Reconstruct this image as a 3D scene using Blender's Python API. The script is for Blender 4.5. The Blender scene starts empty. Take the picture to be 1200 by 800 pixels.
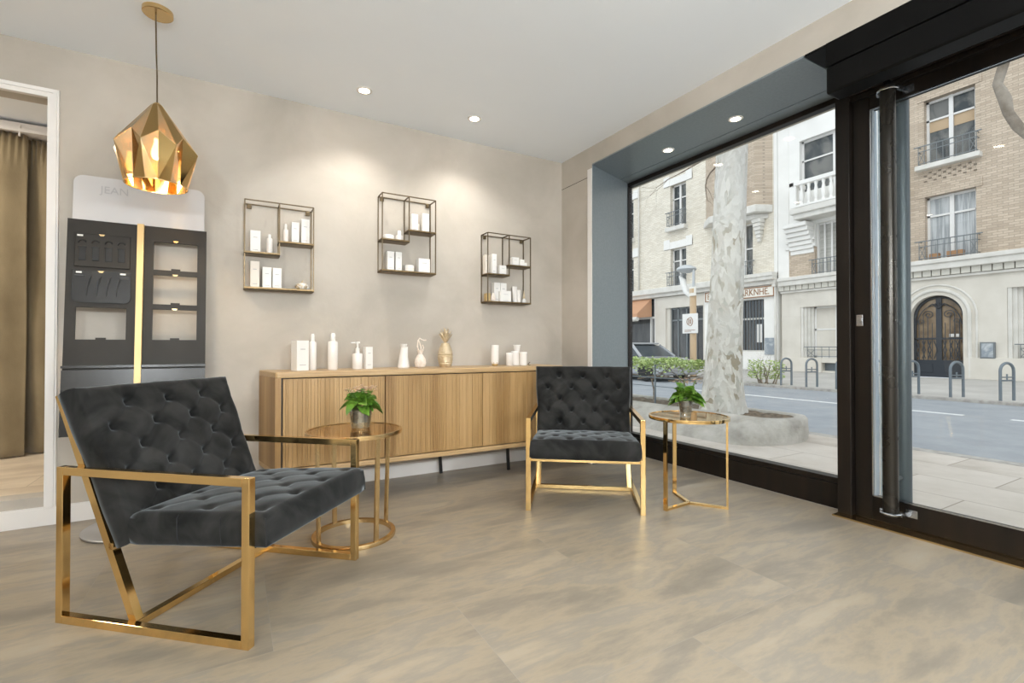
import bpy, bmesh, math, random
from mathutils import Vector, Matrix
R = math.radians
C = bpy.context.scene.collection
rnd = random.Random(7)

# ------------------------------------------------------------------ materials
def nt(name):
    m = bpy.data.materials.new(name); m.use_nodes = True
    t = m.node_tree; b = t.nodes['Principled BSDF']
    return m, t, b
def mat(name, col, rough=.5, metal=0.0, **kw):
    m, t, b = nt(name)
    b.inputs['Base Color'].default_value = (*col, 1)
    b.inputs['Roughness'].default_value = rough
    b.inputs['Metallic'].default_value = metal
    for k, v in kw.items():
        b.inputs[k.replace('_', ' ')].default_value = v
    # a little procedural variation in roughness so nothing is perfectly uniform
    n = t.nodes.new('ShaderNodeTexNoise'); n.inputs['Scale'].default_value = 9
    tc = t.nodes.new('ShaderNodeTexCoord'); t.links.new(tc.outputs['Object'], n.inputs['Vector'])
    mr = t.nodes.new('ShaderNodeMapRange'); mr.inputs['To Min'].default_value = max(0, rough-.04); mr.inputs['To Max'].default_value = min(1, rough+.04)
    t.links.new(n.outputs['Fac'], mr.inputs['Value']); t.links.new(mr.outputs['Result'], b.inputs['Roughness'])
    return m
def noisy(name, stops, scale=3, detail=6, rough=.6, stretch=(1,1,1), bump=0, bscale=None, dist=0.0, metal=0, nrough=.55):
    """colour ramp over noise; stops = [(pos, rgb), ...]"""
    m, t, b = nt(name); N = t.nodes; L = t.links
    tc = N.new('ShaderNodeTexCoord'); mp = N.new('ShaderNodeMapping'); mp.inputs['Scale'].default_value = stretch
    L.new(tc.outputs['Object'], mp.inputs['Vector'])
    n = N.new('ShaderNodeTexNoise'); n.inputs['Scale'].default_value = scale; n.inputs['Detail'].default_value = detail
    n.inputs['Roughness'].default_value = nrough; n.inputs['Distortion'].default_value = dist
    L.new(mp.outputs['Vector'], n.inputs['Vector'])
    r = N.new('ShaderNodeValToRGB'); e = r.color_ramp.elements
    while len(e) < len(stops): e.new(.5)
    for i, (p, c) in enumerate(stops):
        e[i].position = p; e[i].color = (*c, 1)
    L.new(n.outputs['Fac'], r.inputs['Fac']); L.new(r.outputs['Color'], b.inputs['Base Color'])
    b.inputs['Roughness'].default_value = rough; b.inputs['Metallic'].default_value = metal
    if bump:
        n2 = N.new('ShaderNodeTexNoise'); n2.inputs['Scale'].default_value = bscale or scale*6; n2.inputs['Detail'].default_value = 5
        L.new(mp.outputs['Vector'], n2.inputs['Vector'])
        bp = N.new('ShaderNodeBump'); bp.inputs['Strength'].default_value = bump; bp.inputs['Distance'].default_value = .02
        L.new(n2.outputs['Fac'], bp.inputs['Height']); L.new(bp.outputs['Normal'], b.inputs['Normal'])
    return m
def brick(name, c1, c2, mortar, bw=.24, bh=.075):
    m, t, b = nt(name); N = t.nodes; L = t.links
    tc = N.new('ShaderNodeTexCoord'); sp = N.new('ShaderNodeSeparateXYZ'); L.new(tc.outputs['Object'], sp.inputs[0])
    ad = N.new('ShaderNodeMath'); ad.operation = 'ADD'; L.new(sp.outputs['X'], ad.inputs[0]); L.new(sp.outputs['Y'], ad.inputs[1])
    cb = N.new('ShaderNodeCombineXYZ'); L.new(ad.outputs[0], cb.inputs['X']); L.new(sp.outputs['Z'], cb.inputs['Y'])
    bt = N.new('ShaderNodeTexBrick'); L.new(cb.outputs[0], bt.inputs['Vector'])
    bt.inputs['Color1'].default_value = (*c1, 1); bt.inputs['Color2'].default_value = (*c2, 1); bt.inputs['Mortar'].default_value = (*mortar, 1)
    bt.inputs['Scale'].default_value = 1; bt.inputs['Brick Width'].default_value = bw; bt.inputs['Row Height'].default_value = bh
    bt.inputs['Mortar Size'].default_value = .008; bt.inputs['Bias'].default_value = -.1
    n = N.new('ShaderNodeTexNoise'); n.inputs['Scale'].default_value = 1.3; n.inputs['Detail'].default_value = 8; L.new(tc.outputs['Object'], n.inputs['Vector'])
    mr = N.new('ShaderNodeMapRange'); mr.inputs['To Min'].default_value = .82; mr.inputs['To Max'].default_value = 1.15; L.new(n.outputs['Fac'], mr.inputs['Value'])
    mx = N.new('ShaderNodeMix'); mx.data_type = 'RGBA'; mx.blend_type = 'MULTIPLY'; mx.inputs['Factor'].default_value = 1
    L.new(bt.outputs['Color'], mx.inputs['A']); L.new(mr.outputs['Result'], mx.inputs['B']); L.new(mx.outputs['Result'], b.inputs['Base Color'])
    b.inputs['Roughness'].default_value = .85
    bp = N.new('ShaderNodeBump'); bp.inputs['Strength'].default_value = .5; bp.inputs['Distance'].default_value = .01; bp.invert = True
    L.new(bt.outputs['Fac'], bp.inputs['Height']); L.new(bp.outputs['Normal'], b.inputs['Normal'])
    return m
def tiles(name, stops, tw, th, joint, jcol, rough, rough2, scale, stretch, bump=.15, rot=0, var=.1, offs=.5):
    """marbled slabs with thin joints laid in the XY plane"""
    m, t, b = nt(name); N = t.nodes; L = t.links
    tc = N.new('ShaderNodeTexCoord'); mp = N.new('ShaderNodeMapping'); mp.inputs['Rotation'].default_value = (0,0,rot)
    L.new(tc.outputs['Object'], mp.inputs['Vector'])
    bt = N.new('ShaderNodeTexBrick'); L.new(mp.outputs['Vector'], bt.inputs['Vector'])
    bt.inputs['Scale'].default_value = 1; bt.inputs['Brick Width'].default_value = tw; bt.inputs['Row Height'].default_value = th
    bt.inputs['Mortar Size'].default_value = joint; bt.inputs['Mortar Smooth'].default_value = .2
    bt.inputs['Color1'].default_value = (0,0,0,1); bt.inputs['Color2'].default_value = (1,1,1,1); bt.inputs['Mortar'].default_value = (.5,.5,.5,1)
    bt.offset = offs
    # each slab shifts the marbling a little
    sc = N.new('ShaderNodeVectorMath'); sc.operation = 'SCALE'; sc.inputs['Scale'].default_value = var*6; L.new(bt.outputs['Color'], sc.inputs[0])
    ad = N.new('ShaderNodeVectorMath'); ad.operation = 'ADD'; L.new(mp.outputs['Vector'], ad.inputs[0]); L.new(sc.outputs[0], ad.inputs[1])
    m2 = N.new('ShaderNodeMapping'); m2.inputs['Scale'].default_value = stretch; L.new(ad.outputs[0], m2.inputs['Vector'])
    n = N.new('ShaderNodeTexNoise'); n.inputs['Scale'].default_value = scale; n.inputs['Detail'].default_value = 12; n.inputs['Roughness'].default_value = .66; n.inputs['Distortion'].default_value = .18
    L.new(m2.outputs['Vector'], n.inputs['Vector'])
    r = N.new('ShaderNodeValToRGB'); e = r.color_ramp.elements
    while len(e) < len(stops): e.new(.5)
    for i, (p, c) in enumerate(stops): e[i].position = p; e[i].color = (*c, 1)
    L.new(n.outputs['Fac'], r.inputs['Fac'])
    mx = N.new('ShaderNodeMix'); mx.data_type = 'RGBA'; L.new(bt.outputs['Fac'], mx.inputs['Factor']); L.new(r.outputs['Color'], mx.inputs['A']); mx.inputs['B'].default_value = (*jcol, 1)
    L.new(mx.outputs['Result'], b.inputs['Base Color'])
    mr = N.new('ShaderNodeMapRange'); mr.inputs['To Min'].default_value = rough; mr.inputs['To Max'].default_value = rough2; L.new(n.outputs['Fac'], mr.inputs['Value']); L.new(mr.outputs['Result'], b.inputs['Roughness'])
    n3 = N.new('ShaderNodeTexNoise'); n3.inputs['Scale'].default_value = scale*9; n3.inputs['Detail'].default_value = 4; L.new(m2.outputs['Vector'], n3.inputs['Vector'])
    bp = N.new('ShaderNodeBump'); bp.inputs['Strength'].default_value = bump; bp.inputs['Distance'].default_value = .004
    L.new(n3.outputs['Fac'], bp.inputs['Height']); L.new(bp.outputs['Normal'], b.inputs['Normal'])
    return m
def thin_glass(name, tint=(1,1,1), gloss=.06, rough=0.0, edge=.35, gcol=(1,1,1)):
    m = bpy.data.materials.new(name); m.use_nodes = True; t = m.node_tree; N = t.nodes; L = t.links; N.clear()
    o = N.new('ShaderNodeOutputMaterial'); tr = N.new('ShaderNodeBsdfTransparent'); tr.inputs['Color'].default_value = (*tint, 1)
    g = N.new('ShaderNodeBsdfGlossy'); g.inputs['Roughness'].default_value = rough; g.inputs['Color'].default_value = (*gcol,1)
    lw = N.new('ShaderNodeLayerWeight'); lw.inputs['Blend'].default_value = .25
    mr = N.new('ShaderNodeMapRange'); mr.inputs['To Min'].default_value = gloss; mr.inputs['To Max'].default_value = edge; L.new(lw.outputs['Fresnel'], mr.inputs['Value'])
    mx = N.new('ShaderNodeMixShader'); L.new(mr.outputs['Result'], mx.inputs['Fac']); L.new(tr.outputs[0], mx.inputs[1]); L.new(g.outputs[0], mx.inputs[2])
    L.new(mx.outputs[0], o.inputs['Surface']); return m
def emis(name, col, s):
    m, t, b = nt(name); b.inputs['Base Color'].default_value = (*col, 1)
    b.inputs['Emission Color'].default_value = (*col, 1); b.inputs['Emission Strength'].default_value = s; return m

M = {}
M['plaster'] = noisy('plaster_wall', [(.3,(.395,.355,.30)),(.5,(.465,.42,.362)),(.7,(.535,.488,.428))], scale=1.6, detail=10, rough=.62, bump=.08, bscale=14, dist=.4)
M['ceiling'] = noisy('ceiling_paint', [(.3,(.825,.865,.915)),(.7,(.855,.895,.945))], scale=1, rough=.8)
M['white'] = mat('white_paint', (.80,.77,.74), .45)
M['floor'] = tiles('floor_vinyl', [(.30,(.150,.132,.108)),(.42,(.212,.183,.144)),(.485,(.285,.235,.170)),(.53,(.225,.199,.163)),(.60,(.305,.254,.186)),(.72,(.325,.290,.235))], 1.22, .61, .0007, (.27,.245,.21), .28, .44, 1.7, (.55,2.0,1), .12, var=.16)
M['inner_floor'] = tiles('inner_floor_vinyl', [(.35,(.50,.40,.29)),(.6,(.68,.57,.43))], .9, .3, .002, (.35,.28,.2), .35, .45, 2, (1,2,1))
M['frame_black'] = noisy('dark_bronze_metal', [(.3,(.006,.0045,.0035)),(.7,(.013,.0085,.0055))], scale=20, stretch=(1,1,.06), rough=.42)
M['frame_black'].node_tree.nodes['Principled BSDF'].inputs['Specular IOR Level'].default_value = .28
M['header_black'] = mat('black_lacquer_metal', (.0028,.0026,.0024), .45, 0, Specular_IOR_Level=.10)
M['soffit'] = noisy('blue_grey_panel', [(.4,(.195,.228,.246)),(.6,(.215,.248,.266))], scale=60, rough=.36, metal=.35)
M['groove'] = mat('groove_dark', (.006,.006,.006), .7)
M['glass'] = thin_glass('window_glass', (.97,.985,.98), .016, 0, .16)
M['glass_edge'] = mat('polished_glass_edge', (.62,.70,.78), .12, .3)
M['bar'] = mat('dark_satin_bar', (.030,.026,.021), .28, .6)
M['bar_out'] = mat('grey_blue_bar', (.075,.088,.096), .4, .3)
M['chrome'] = mat('brushed_steel', (.55,.57,.6), .25, 1)
M['gold'] = mat('polished_gold', (.90,.63,.28), .12, 1)
M['gold_soft'] = mat('satin_brass', (.70,.50,.25), .24, 1)
M['gold_edge'] = mat('warm_gold_strip', (.58,.42,.20), .42, .5)
M['shade'] = None
def velvet():
    m, t, b = nt('charcoal_velvet'); N = t.nodes; L = t.links
    tc = N.new('ShaderNodeTexCoord'); n = N.new('ShaderNodeTexNoise'); n.inputs['Scale'].default_value = 6; n.inputs['Detail'].default_value = 8; n.inputs['Distortion'].default_value = 1.3
    L.new(tc.outputs['Object'], n.inputs['Vector'])
    r = N.new('ShaderNodeValToRGB'); e = r.color_ramp.elements; e[0].position = .35; e[0].color = (.006,.006,.0058,1); e[1].position = .68; e[1].color = (.027,.0265,.0255,1)
    L.new(n.outputs['Fac'], r.inputs['Fac']); L.new(r.outputs['Color'], b.inputs['Base Color'])
    b.inputs['Roughness'].default_value = .85; b.inputs['Sheen Weight'].default_value = .30; b.inputs['Sheen Roughness'].default_value = .35
    b.inputs['Sheen Tint'].default_value = (.72,.80,.86,1); b.inputs['Specular IOR Level'].default_value = .15
    n2 = N.new('ShaderNodeTexNoise'); n2.inputs['Scale'].default_value = 400; L.new(tc.outputs['Object'], n2.inputs['Vector'])
    bp = N.new('ShaderNodeBump'); bp.inputs['Strength'].default_value = .12; bp.inputs['Distance'].default_value = .002; L.new(n2.outputs['Fac'], bp.inputs['Height']); L.new(bp.outputs['Normal'], b.inputs['Normal'])
    return m
M['velvet'] = velvet()
M['seam'] = mat('seam_thread', (.010,.011,.012), .9)
def oak():
    m, t, b = nt('oak_veneer'); N = t.nodes; L = t.links
    tc = N.new('ShaderNodeTexCoord')
    def ns(scale, st, det):
        mp = N.new('ShaderNodeMapping'); mp.inputs['Scale'].default_value = st; L.new(tc.outputs['Object'], mp.inputs['Vector'])
        n = N.new('ShaderNodeTexNoise'); n.inputs['Scale'].default_value = scale; n.inputs['Detail'].default_value = det; L.new(mp.outputs['Vector'], n.inputs['Vector']); return n
    a = ns(1, (7,7,.25), 3); g = ns(1, (150,150,5), 5)
    ad = N.new('ShaderNodeMath'); ad.operation = 'MULTIPLY_ADD'; ad.inputs[1].default_value = .35; L.new(g.outputs['Fac'], ad.inputs[0]); L.new(a.outputs['Fac'], ad.inputs[2])
    r = N.new('ShaderNodeValToRGB'); e = r.color_ramp.elements; e.new(.5)
    for i, (p, c) in enumerate([(.50,(.26,.145,.050)),(.68,(.375,.228,.090)),(.86,(.47,.30,.135))]): e[i].position = p; e[i].color = (*c, 1)
    L.new(ad.outputs[0], r.inputs['Fac']); L.new(r.outputs['Color'], b.inputs['Base Color']); b.inputs['Roughness'].default_value = .42
    bp = N.new('ShaderNodeBump'); bp.inputs['Strength'].default_value = .15; bp.inputs['Distance'].default_value = .002; L.new(g.outputs['Fac'], bp.inputs['Height']); L.new(bp.outputs['Normal'], b.inputs['Normal'])
    return m
M['oak'] = oak()
M['oak_top'] = noisy('oak_top', [(.35,(.40,.26,.12)),(.65,(.52,.36,.19))], scale=3, stretch=(1.2,40,40), rough=.35)
M['black'] = mat('matt_black', (.012,.012,.013), .45)
M['stand_grey'] = mat('anthracite_board', (.024,.021,.0175), .5, 0, Specular_IOR_Level=.25)
M['stand_dark'] = mat('anthracite_tray', (.010,.009,.008), .25, 0, Specular_IOR_Level=.35)
M['stand_white'] = mat('white_acrylic', (.58,.57,.575), .12)
M['print'] = mat('grey_print', (.42,.42,.43), .5)
M['pack'] = mat('white_carton', (.80,.78,.75), .4)
M['pack2'] = mat('cream_carton', (.74,.68,.60), .45)
M['bottle'] = mat('white_plastic', (.80,.76,.72), .22)
M['pale_gold'] = noisy('pale_gold_ceramic', [(.3,(.50,.38,.22)),(.7,(.74,.62,.44))], scale=30, rough=.3, metal=.45, bump=.3, bscale=60)
M['pink_cream'] = noisy('cream_mesh_wrap', [(.3,(.74,.62,.52)),(.7,(.86,.79,.72))], scale=60, rough=.5, bump=.3, bscale=80)
M['marble'] = noisy('gold_veined', [(.42,(.35,.25,.12)),(.5,(.78,.74,.68)),(.8,(.85,.82,.78))], scale=25, rough=.3, dist=2)
M['wire'] = mat('antique_brass_wire', (.13,.095,.055), .38, .85)
M['shelf_board'] = mat('antique_brass_tray', (.19,.13,.065), .4, .8)
M['disc'] = mat('grey_steel_disc', (.33,.32,.31), .35, .6)
M['leaf'] = noisy('green_leaf', [(.35,(.035,.11,.010)),(.55,(.115,.235,.025)),(.75,(.25,.37,.07))], scale=14, rough=.38)
M['stem'] = mat('plant_stem', (.10,.18,.04), .6)
M['flower'] = noisy('pink_flower', [(.4,(.62,.38,.28)),(.6,(.85,.68,.52))], scale=90, rough=.6)
M['pot_glass'] = thin_glass('clear_plastic_pot', (.86,.88,.87), .14, .05, .6)
M['soil'] = noisy('pot_soil', [(.35,(.05,.04,.03)),(.65,(.17,.14,.11))], scale=60, rough=.9, bump=.6, bscale=90)
M['pot_wrap'] = noisy('grey_pot_sleeve', [(.35,(.10,.09,.08)),(.65,(.30,.28,.26))], scale=18, rough=.35, dist=1)
M['table_glass'] = thin_glass('bronze_table_glass', (.82,.68,.48), .36, .02, .85, (1,.87,.66))
M['curtain'] = noisy('olive_velour', [(.3,(.165,.122,.064)),(.7,(.235,.18,.10))], scale=5, rough=.95, stretch=(1,1,.5), bump=.1, bscale=200)
M['curtain'].node_tree.nodes['Principled BSDF'].inputs['Sheen Weight'].default_value = .3
M['inner_wall'] = mat('inner_wall_paint', (.60,.54,.46), .8)
M['spot'] = emis('downlight_lens', (1,.93,.82), 9)
M['opal'] = emis('fill_globe_glow', (1,.95,.88), 3)  # glow of the added fill globes
M['bulb'] = emis('filament_bulb', (1,.83,.58), 20)
# street
M['pavement'] = tiles('pavement_slabs', [(.35,(.42,.37,.32)),(.5,(.52,.47,.42)),(.7,(.60,.55,.50))], .9, .55, .005, (.30,.26,.22), .8, .9, 1.2, (1,1,1), .2, rot=R(90), var=.5)
M['pavement2'] = noisy('far_pavement', [(.3,(.40,.385,.365)),(.7,(.50,.485,.46))], scale=1.1, rough=.9, detail=9)
M['asphalt'] = noisy('asphalt', [(.35,(.26,.28,.305)),(.65,(.32,.34,.365))], scale=2.2, detail=12, rough=.85, bump=.2, bscale=60, nrough=.7)
M['kerb'] = noisy('granite_kerb', [(.35,(.30,.28,.26)),(.65,(.44,.42,.39))], scale=12, rough=.85)
M['lane'] = noisy('road_paint', [(.3,(.62,.63,.64)),(.7,(.76,.77,.77))], scale=14, rough=.7)
M['concrete'] = noisy('planter_concrete', [(.3,(.27,.25,.22)),(.5,(.43,.405,.365)),(.7,(.56,.53,.49))], scale=2.6, detail=12, rough=.9, bump=.5, bscale=22, nrough=.65)
M['earth'] = noisy('planter_soil', [(.3,(.07,.05,.035)),(.7,(.24,.19,.14))], scale=14, rough=1, bump=.9, bscale=26)
def bark():
    m, t, b = nt('plane_tree_bark'); N = t.nodes; L = t.links
    tc = N.new('ShaderNodeTexCoord'); mp = N.new('ShaderNodeMapping'); mp.inputs['Scale'].default_value = (1,1,.55); L.new(tc.outputs['Object'], mp.inputs['Vector'])
    n = N.new('ShaderNodeTexNoise'); n.inputs['Scale'].default_value = 4.5; n.inputs['Detail'].default_value = 5; n.inputs['Distortion'].default_value = .8; L.new(mp.outputs[0], n.inputs['Vector'])
    ad = N.new('ShaderNodeVectorMath'); ad.operation = 'MULTIPLY_ADD'; ad.inputs[1].default_value = (.35,.35,.35); L.new(n.outputs['Color'], ad.inputs[0]); L.new(mp.outputs[0], ad.inputs[2])
    v = N.new('ShaderNodeTexVoronoi'); v.inputs['Scale'].default_value = 17; L.new(ad.outputs[0], v.inputs['Vector'])
    sp = N.new('ShaderNodeSeparateColor'); L.new(v.outputs['Color'], sp.inputs[0])
    r = N.new('ShaderNodeValToRGB'); r.color_ramp.interpolation = 'CONSTANT'; e = r.color_ramp.elements
    st = [(0,(.33,.29,.22)),(.14,(.52,.49,.44)),(.42,(.60,.58,.53)),(.66,(.44,.43,.38)),(.82,(.68,.66,.61))]
    while len(e) < len(st): e.new(.5)
    for i, (p, c) in enumerate(st): e[i].position = p; e[i].color = (*c, 1)
    L.new(sp.outputs['Red'], r.inputs['Fac'])
    n2 = N.new('ShaderNodeTexNoise'); n2.inputs['Scale'].default_value = 2.0; n2.inputs['Detail'].default_value = 8; L.new(tc.outputs['Object'], n2.inputs['Vector'])
    mx = N.new('ShaderNodeMix'); mx.data_type = 'RGBA'; mr = N.new('ShaderNodeMapRange'); mr.inputs['From Min'].default_value = .4; mr.inputs['From Max'].default_value = .65; mr.inputs['To Max'].default_value = .8
    L.new(n2.outputs['Fac'], mr.inputs['Value']); L.new(mr.outputs['Result'], mx.inputs['Factor']); L.new(r.outputs['Color'], mx.inputs['A']); mx.inputs['B'].default_value = (.60,.59,.56,1)
    L.new(mx.outputs['Result'], b.inputs['Base Color']); b.inputs['Roughness'].default_value = .9
    bp = N.new('ShaderNodeBump'); bp.inputs['Strength'].default_value = .6; bp.inputs['Distance'].default_value = .015; L.new(v.outputs['Distance'], bp.inputs['Height']); L.new(bp.outputs['Normal'], b.inputs['Normal'])
    return m
M['bark'] = bark()
M['bough'] = noisy('bough_bark', [(.35,(.20,.165,.13)),(.65,(.36,.32,.27))], scale=6, rough=.9, bump=.5, bscale=14)
M['twig'] = noisy('twig', [(.4,(.17,.13,.10)),(.6,(.30,.25,.20))], scale=20, rough=.9)
M['hedge_leaf'] = noisy('lime_leaf', [(.4,(.30,.42,.12)),(.6,(.52,.62,.26))], scale=12, rough=.6)
M['hoop'] = mat('slate_painted_steel', (.17,.20,.225), .4, .4)
M['cream_brick'] = brick('cream_brick', (.80,.75,.65), (.68,.62,.51), (.58,.53,.45))
M['tan_brick'] = brick('tan_brick', (.58,.48,.375), (.45,.36,.275), (.38,.32,.255))
M['stone'] = noisy('pale_stone', [(.3,(.60,.565,.50)),(.7,(.70,.665,.60))], scale=1.5, detail=9, rough=.85)
M['render'] = noisy('white_render', [(.3,(.76,.75,.72)),(.7,(.84,.83,.80))], scale=1.2, detail=8, rough=.85)
M['moulding'] = noisy('stone_moulding', [(.3,(.60,.585,.54)),(.7,(.72,.70,.66))], scale=3, rough=.85)
M['dentil'] = mat('dentil_stone', (.60,.58,.52), .85)
M['lattice'] = mat('lattice_gap', (.20,.16,.12), .9)
M['win_frame'] = mat('white_window_frame', (.74,.73,.71), .5)
M['pane'] = noisy('dark_pane', [(.4,(.035,.045,.05)),(.6,(.16,.16,.15))], scale=1.4, rough=.06, stretch=(1,1,.6), dist=1.2)
M['net'] = noisy('net_curtain', [(.42,(.30,.32,.33)),(.58,(.52,.54,.55))], scale=1, stretch=(16,16,.8), rough=.25)
M['shutter'] = noisy('louvre_shutter', [(.45,(.40,.40,.37)),(.55,(.52,.51,.48))], scale=1, stretch=(1,1,34), rough=.7)
M['blind'] = mat('beige_blind', (.50,.37,.24), .8)
M['rail'] = mat('wrought_iron', (.18,.20,.21), .5, .2)
M['shop_dark'] = noisy('dark_shopfront', [(.4,(.02,.024,.028)),(.7,(.10,.10,.10))], scale=1.2, rough=.12, stretch=(1,1,.3))
M['awning'] = mat('terracotta_awning', (.55,.30,.17), .85)
M['sign_white'] = mat('sign_board', (.80,.77,.70), .5)
M['letter'] = mat('brown_letter', (.28,.13,.05), .5)
M['grey_panel'] = noisy('grey_poster', [(.45,(.25,.29,.33)),(.7,(.55,.58,.60))], scale=3, rough=.5, dist=2)
M['door_iron'] = mat('blue_black_iron', (.035,.042,.052), .4, .3)
M['door_glass'] = noisy('amber_door_glass', [(.35,(.10,.065,.035)),(.6,(.34,.24,.14)),(.8,(.5,.42,.32))], scale=1.3, rough=.15)
M['car'] = mat('silver_car_paint', (.50,.52,.55), .2, .5)
M['car_glass'] = mat('car_glass', (.05,.06,.07), .05)
M['tyre'] = mat('tyre_rubber', (.02,.02,.02), .8)
M['pole_tan'] = mat('tan_post', (.58,.42,.26), .7)
M['lamp_grey'] = mat('light_grey_metal', (.50,.52,.53), .4, .4)
M['wicker'] = mat('terracotta_box', (.36,.20,.10), .8)

# ------------------------------------------------------------------ mesh builder
class MB:
    def __init__(s): s.v = []; s.f = []; s.smooth = []
    def add(s, vs, fs, mtx=None, smooth=False):
        o = len(s.v)
        for p in vs:
            p = Vector(p); s.v.append(mtx @ p if mtx else p)
        for f in fs: s.f.append([i+o for i in f]); s.smooth.append(smooth)
        return s
    def box(s, x0, x1, y0, y1, z0, z1, mtx=None, bev=0):
        if bev:
            b = min(bev, (x1-x0)*.49, (y1-y0)*.49, (z1-z0)*.49)
            bm = bmesh.new(); bmesh.ops.create_cube(bm, size=1)
            for v in bm.verts: v.co = Vector((x0+(v.co.x+.5)*(x1-x0), y0+(v.co.y+.5)*(y1-y0), z0+(v.co.z+.5)*(z1-z0)))
            bmesh.ops.bevel(bm, geom=list(bm.edges), offset=b, segments=2, affect='EDGES', profile=.5)
            bm.verts.index_update()
            vs = [v.co.copy() for v in bm.verts]; fs = [[v.index for v in f.verts] for f in bm.faces]; bm.free()
            return s.add(vs, fs, mtx)
        vs = [(x,y,z) for x in (x0,x1) for y in (y0,y1) for z in (z0,z1)]
        return s.add(vs, [(0,1,3,2),(4,6,7,5),(0,4,5,1),(2,3,7,6),(0,2,6,4),(1,5,7,3)], mtx)
    def prism(s, poly, z0, z1, mtx=None):
        """poly = list of (x,y), extruded from z0 to z1"""
        n = len(poly); vs = [(x,y,z0) for x,y in poly] + [(x,y,z1) for x,y in poly]
        fs = [list(range(n))[::-1], list(range(n, 2*n))] + [[i, (i+1)%n, n+(i+1)%n, n+i] for i in range(n)]
        return s.add(vs, fs, mtx)
    def tube(s, pts, r, n=10, caps=True, closed=False, smooth=True, mtx=None):
        pts = [Vector(p) for p in pts]; rs = r if isinstance(r, (list, tuple)) else [r]*len(pts)
        m = len(pts); vs = []; prev = None
        for i, p in enumerate(pts):
            if closed: d = pts[(i+1)%m] - pts[i-1]
            else: d = pts[min(i+1, m-1)] - pts[max(i-1, 0)]
            d = d.normalized() if d.length > 1e-9 else Vector((0,0,1))
            if prev is None:
                a = Vector((0,0,1)) if abs(d.z) < .9 else Vector((1,0,0)); u = d.cross(a).normalized()
            else: u = (prev - d*prev.dot(d)).normalized()
            prev = u; w = d.cross(u)
            for k in range(n):
                t = 2*math.pi*(k+.5)/n; vs.append(p + (u*math.cos(t)+w*math.sin(t))*rs[i])
        fs = []
        for i in range(m if closed else m-1):
            j = (i+1) % m
            for k in range(n): fs.append((i*n+k, i*n+(k+1)%n, j*n+(k+1)%n, j*n+k))
        if caps and not closed: fs += [list(range(n))[::-1], list(range((m-1)*n, m*n))]
        return s.add(vs, fs, mtx, smooth)
    def bar(s, a, b, w, h=None, up=(0,0,1), mtx=None):
        """rectangular bar from a to b; w across, h along 'up'"""
        h = h or w; a = Vector(a); b = Vector(b); d = (b-a).normalized(); up = Vector(up)
        if abs(d.dot(up)) > .98: up = Vector((0,1,0))
        u = d.cross(up).normalized(); v = u.cross(d).normalized()
        vs = [p + u*(i*w/2) + v*(j*h/2) for p in (a,b) for i,j in ((-1,-1),(1,-1),(1,1),(-1,1))]
        return s.add(vs, [(3,2,1,0),(4,5,6,7),(0,1,5,4),(1,2,6,5),(2,3,7,6),(3,0,4,7)], mtx)
    def lathe(s, prof, n=24, mtx=None, smooth=True, cx=0, cy=0, caps=True):
        vs = []; fs = []
        for r, z in prof:
            for k in range(n): t = 2*math.pi*k/n; vs.append((cx+r*math.cos(t), cy+r*math.sin(t), z))
        for i in range(len(prof)-1):
            for k in range(n): fs.append((i*n+k, i*n+(k+1)%n, (i+1)*n+(k+1)%n, (i+1)*n+k))
        if caps and prof[0][0] > 1e-5: fs.append(list(range(n))[::-1])
        if caps and prof[-1][0] > 1e-5: fs.append(list(range((len(prof)-1)*n, len(prof)*n)))
        return s.add(vs, fs, mtx, smooth)
    def build(s, name, m, parent=None, bevel=0, angle=35):
        me = bpy.data.meshes.new(name); me.from_pydata([tuple(v) for v in s.v], [], s.f); me.update()
        for p, sm in zip(me.polygons, s.smooth): p.use_smooth = sm
        me.materials.append(m); o = bpy.data.objects.new(name, me); C.objects.link(o)
        if parent: o.parent = parent
        if any(s.smooth):
            bm = bmesh.new(); bm.from_mesh(me)
            for e in bm.edges:
                if len(e.link_faces) == 2 and e.calc_face_angle(0) > R(angle): e.smooth = False
            bm.to_mesh(me); bm.free()
        if bevel:
            b = o.modifiers.new('bevel', 'BEVEL'); b.width = bevel; b.segments = 2; b.limit_method = 'ANGLE'; b.angle_limit = R(40)
        return o
def tag(o, label=None, cat=None, group=None, kind=None):
    if label: o['label'] = label
    if cat: o['category'] = cat
    if group: o['group'] = group
    if kind: o['kind'] = kind
    return o
def thing(name, label, cat, loc=(0,0,0), rz=0, group=None, kind=None):
    o = bpy.data.objects.new(name, None); C.objects.link(o); o.empty_display_size = .1
    o.location = loc; o.rotation_euler = (0,0,rz); return tag(o, label, cat, group, kind)
def struct(o, label, cat): return tag(o, label, cat, kind='structure')
def text_part(name, body, size, m, parent, mtx, extrude=.002, label=None):
    cu = bpy.data.curves.new(name, 'FONT'); cu.body = body; cu.size = size; cu.extrude = extrude; cu.align_x = 'CENTER'; cu.align_y = 'CENTER'
    t = bpy.data.objects.new(name+'_src', cu); C.objects.link(t)
    dg = bpy.context.evaluated_depsgraph_get(); me = bpy.data.meshes.new_from_object(t.evaluated_get(dg))
    C.objects.unlink(t); bpy.data.objects.remove(t); bpy.data.curves.remove(cu)
    me.transform(mtx); me.name = name; me.materials.clear(); me.materials.append(m)
    o = bpy.data.objects.new(name, me); C.objects.link(o); o.parent = parent
    if label: o['label'] = label
    return o

H = 2.623; HB = 2.478; WX = .57; DX = .53; ZT = .001
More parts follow.
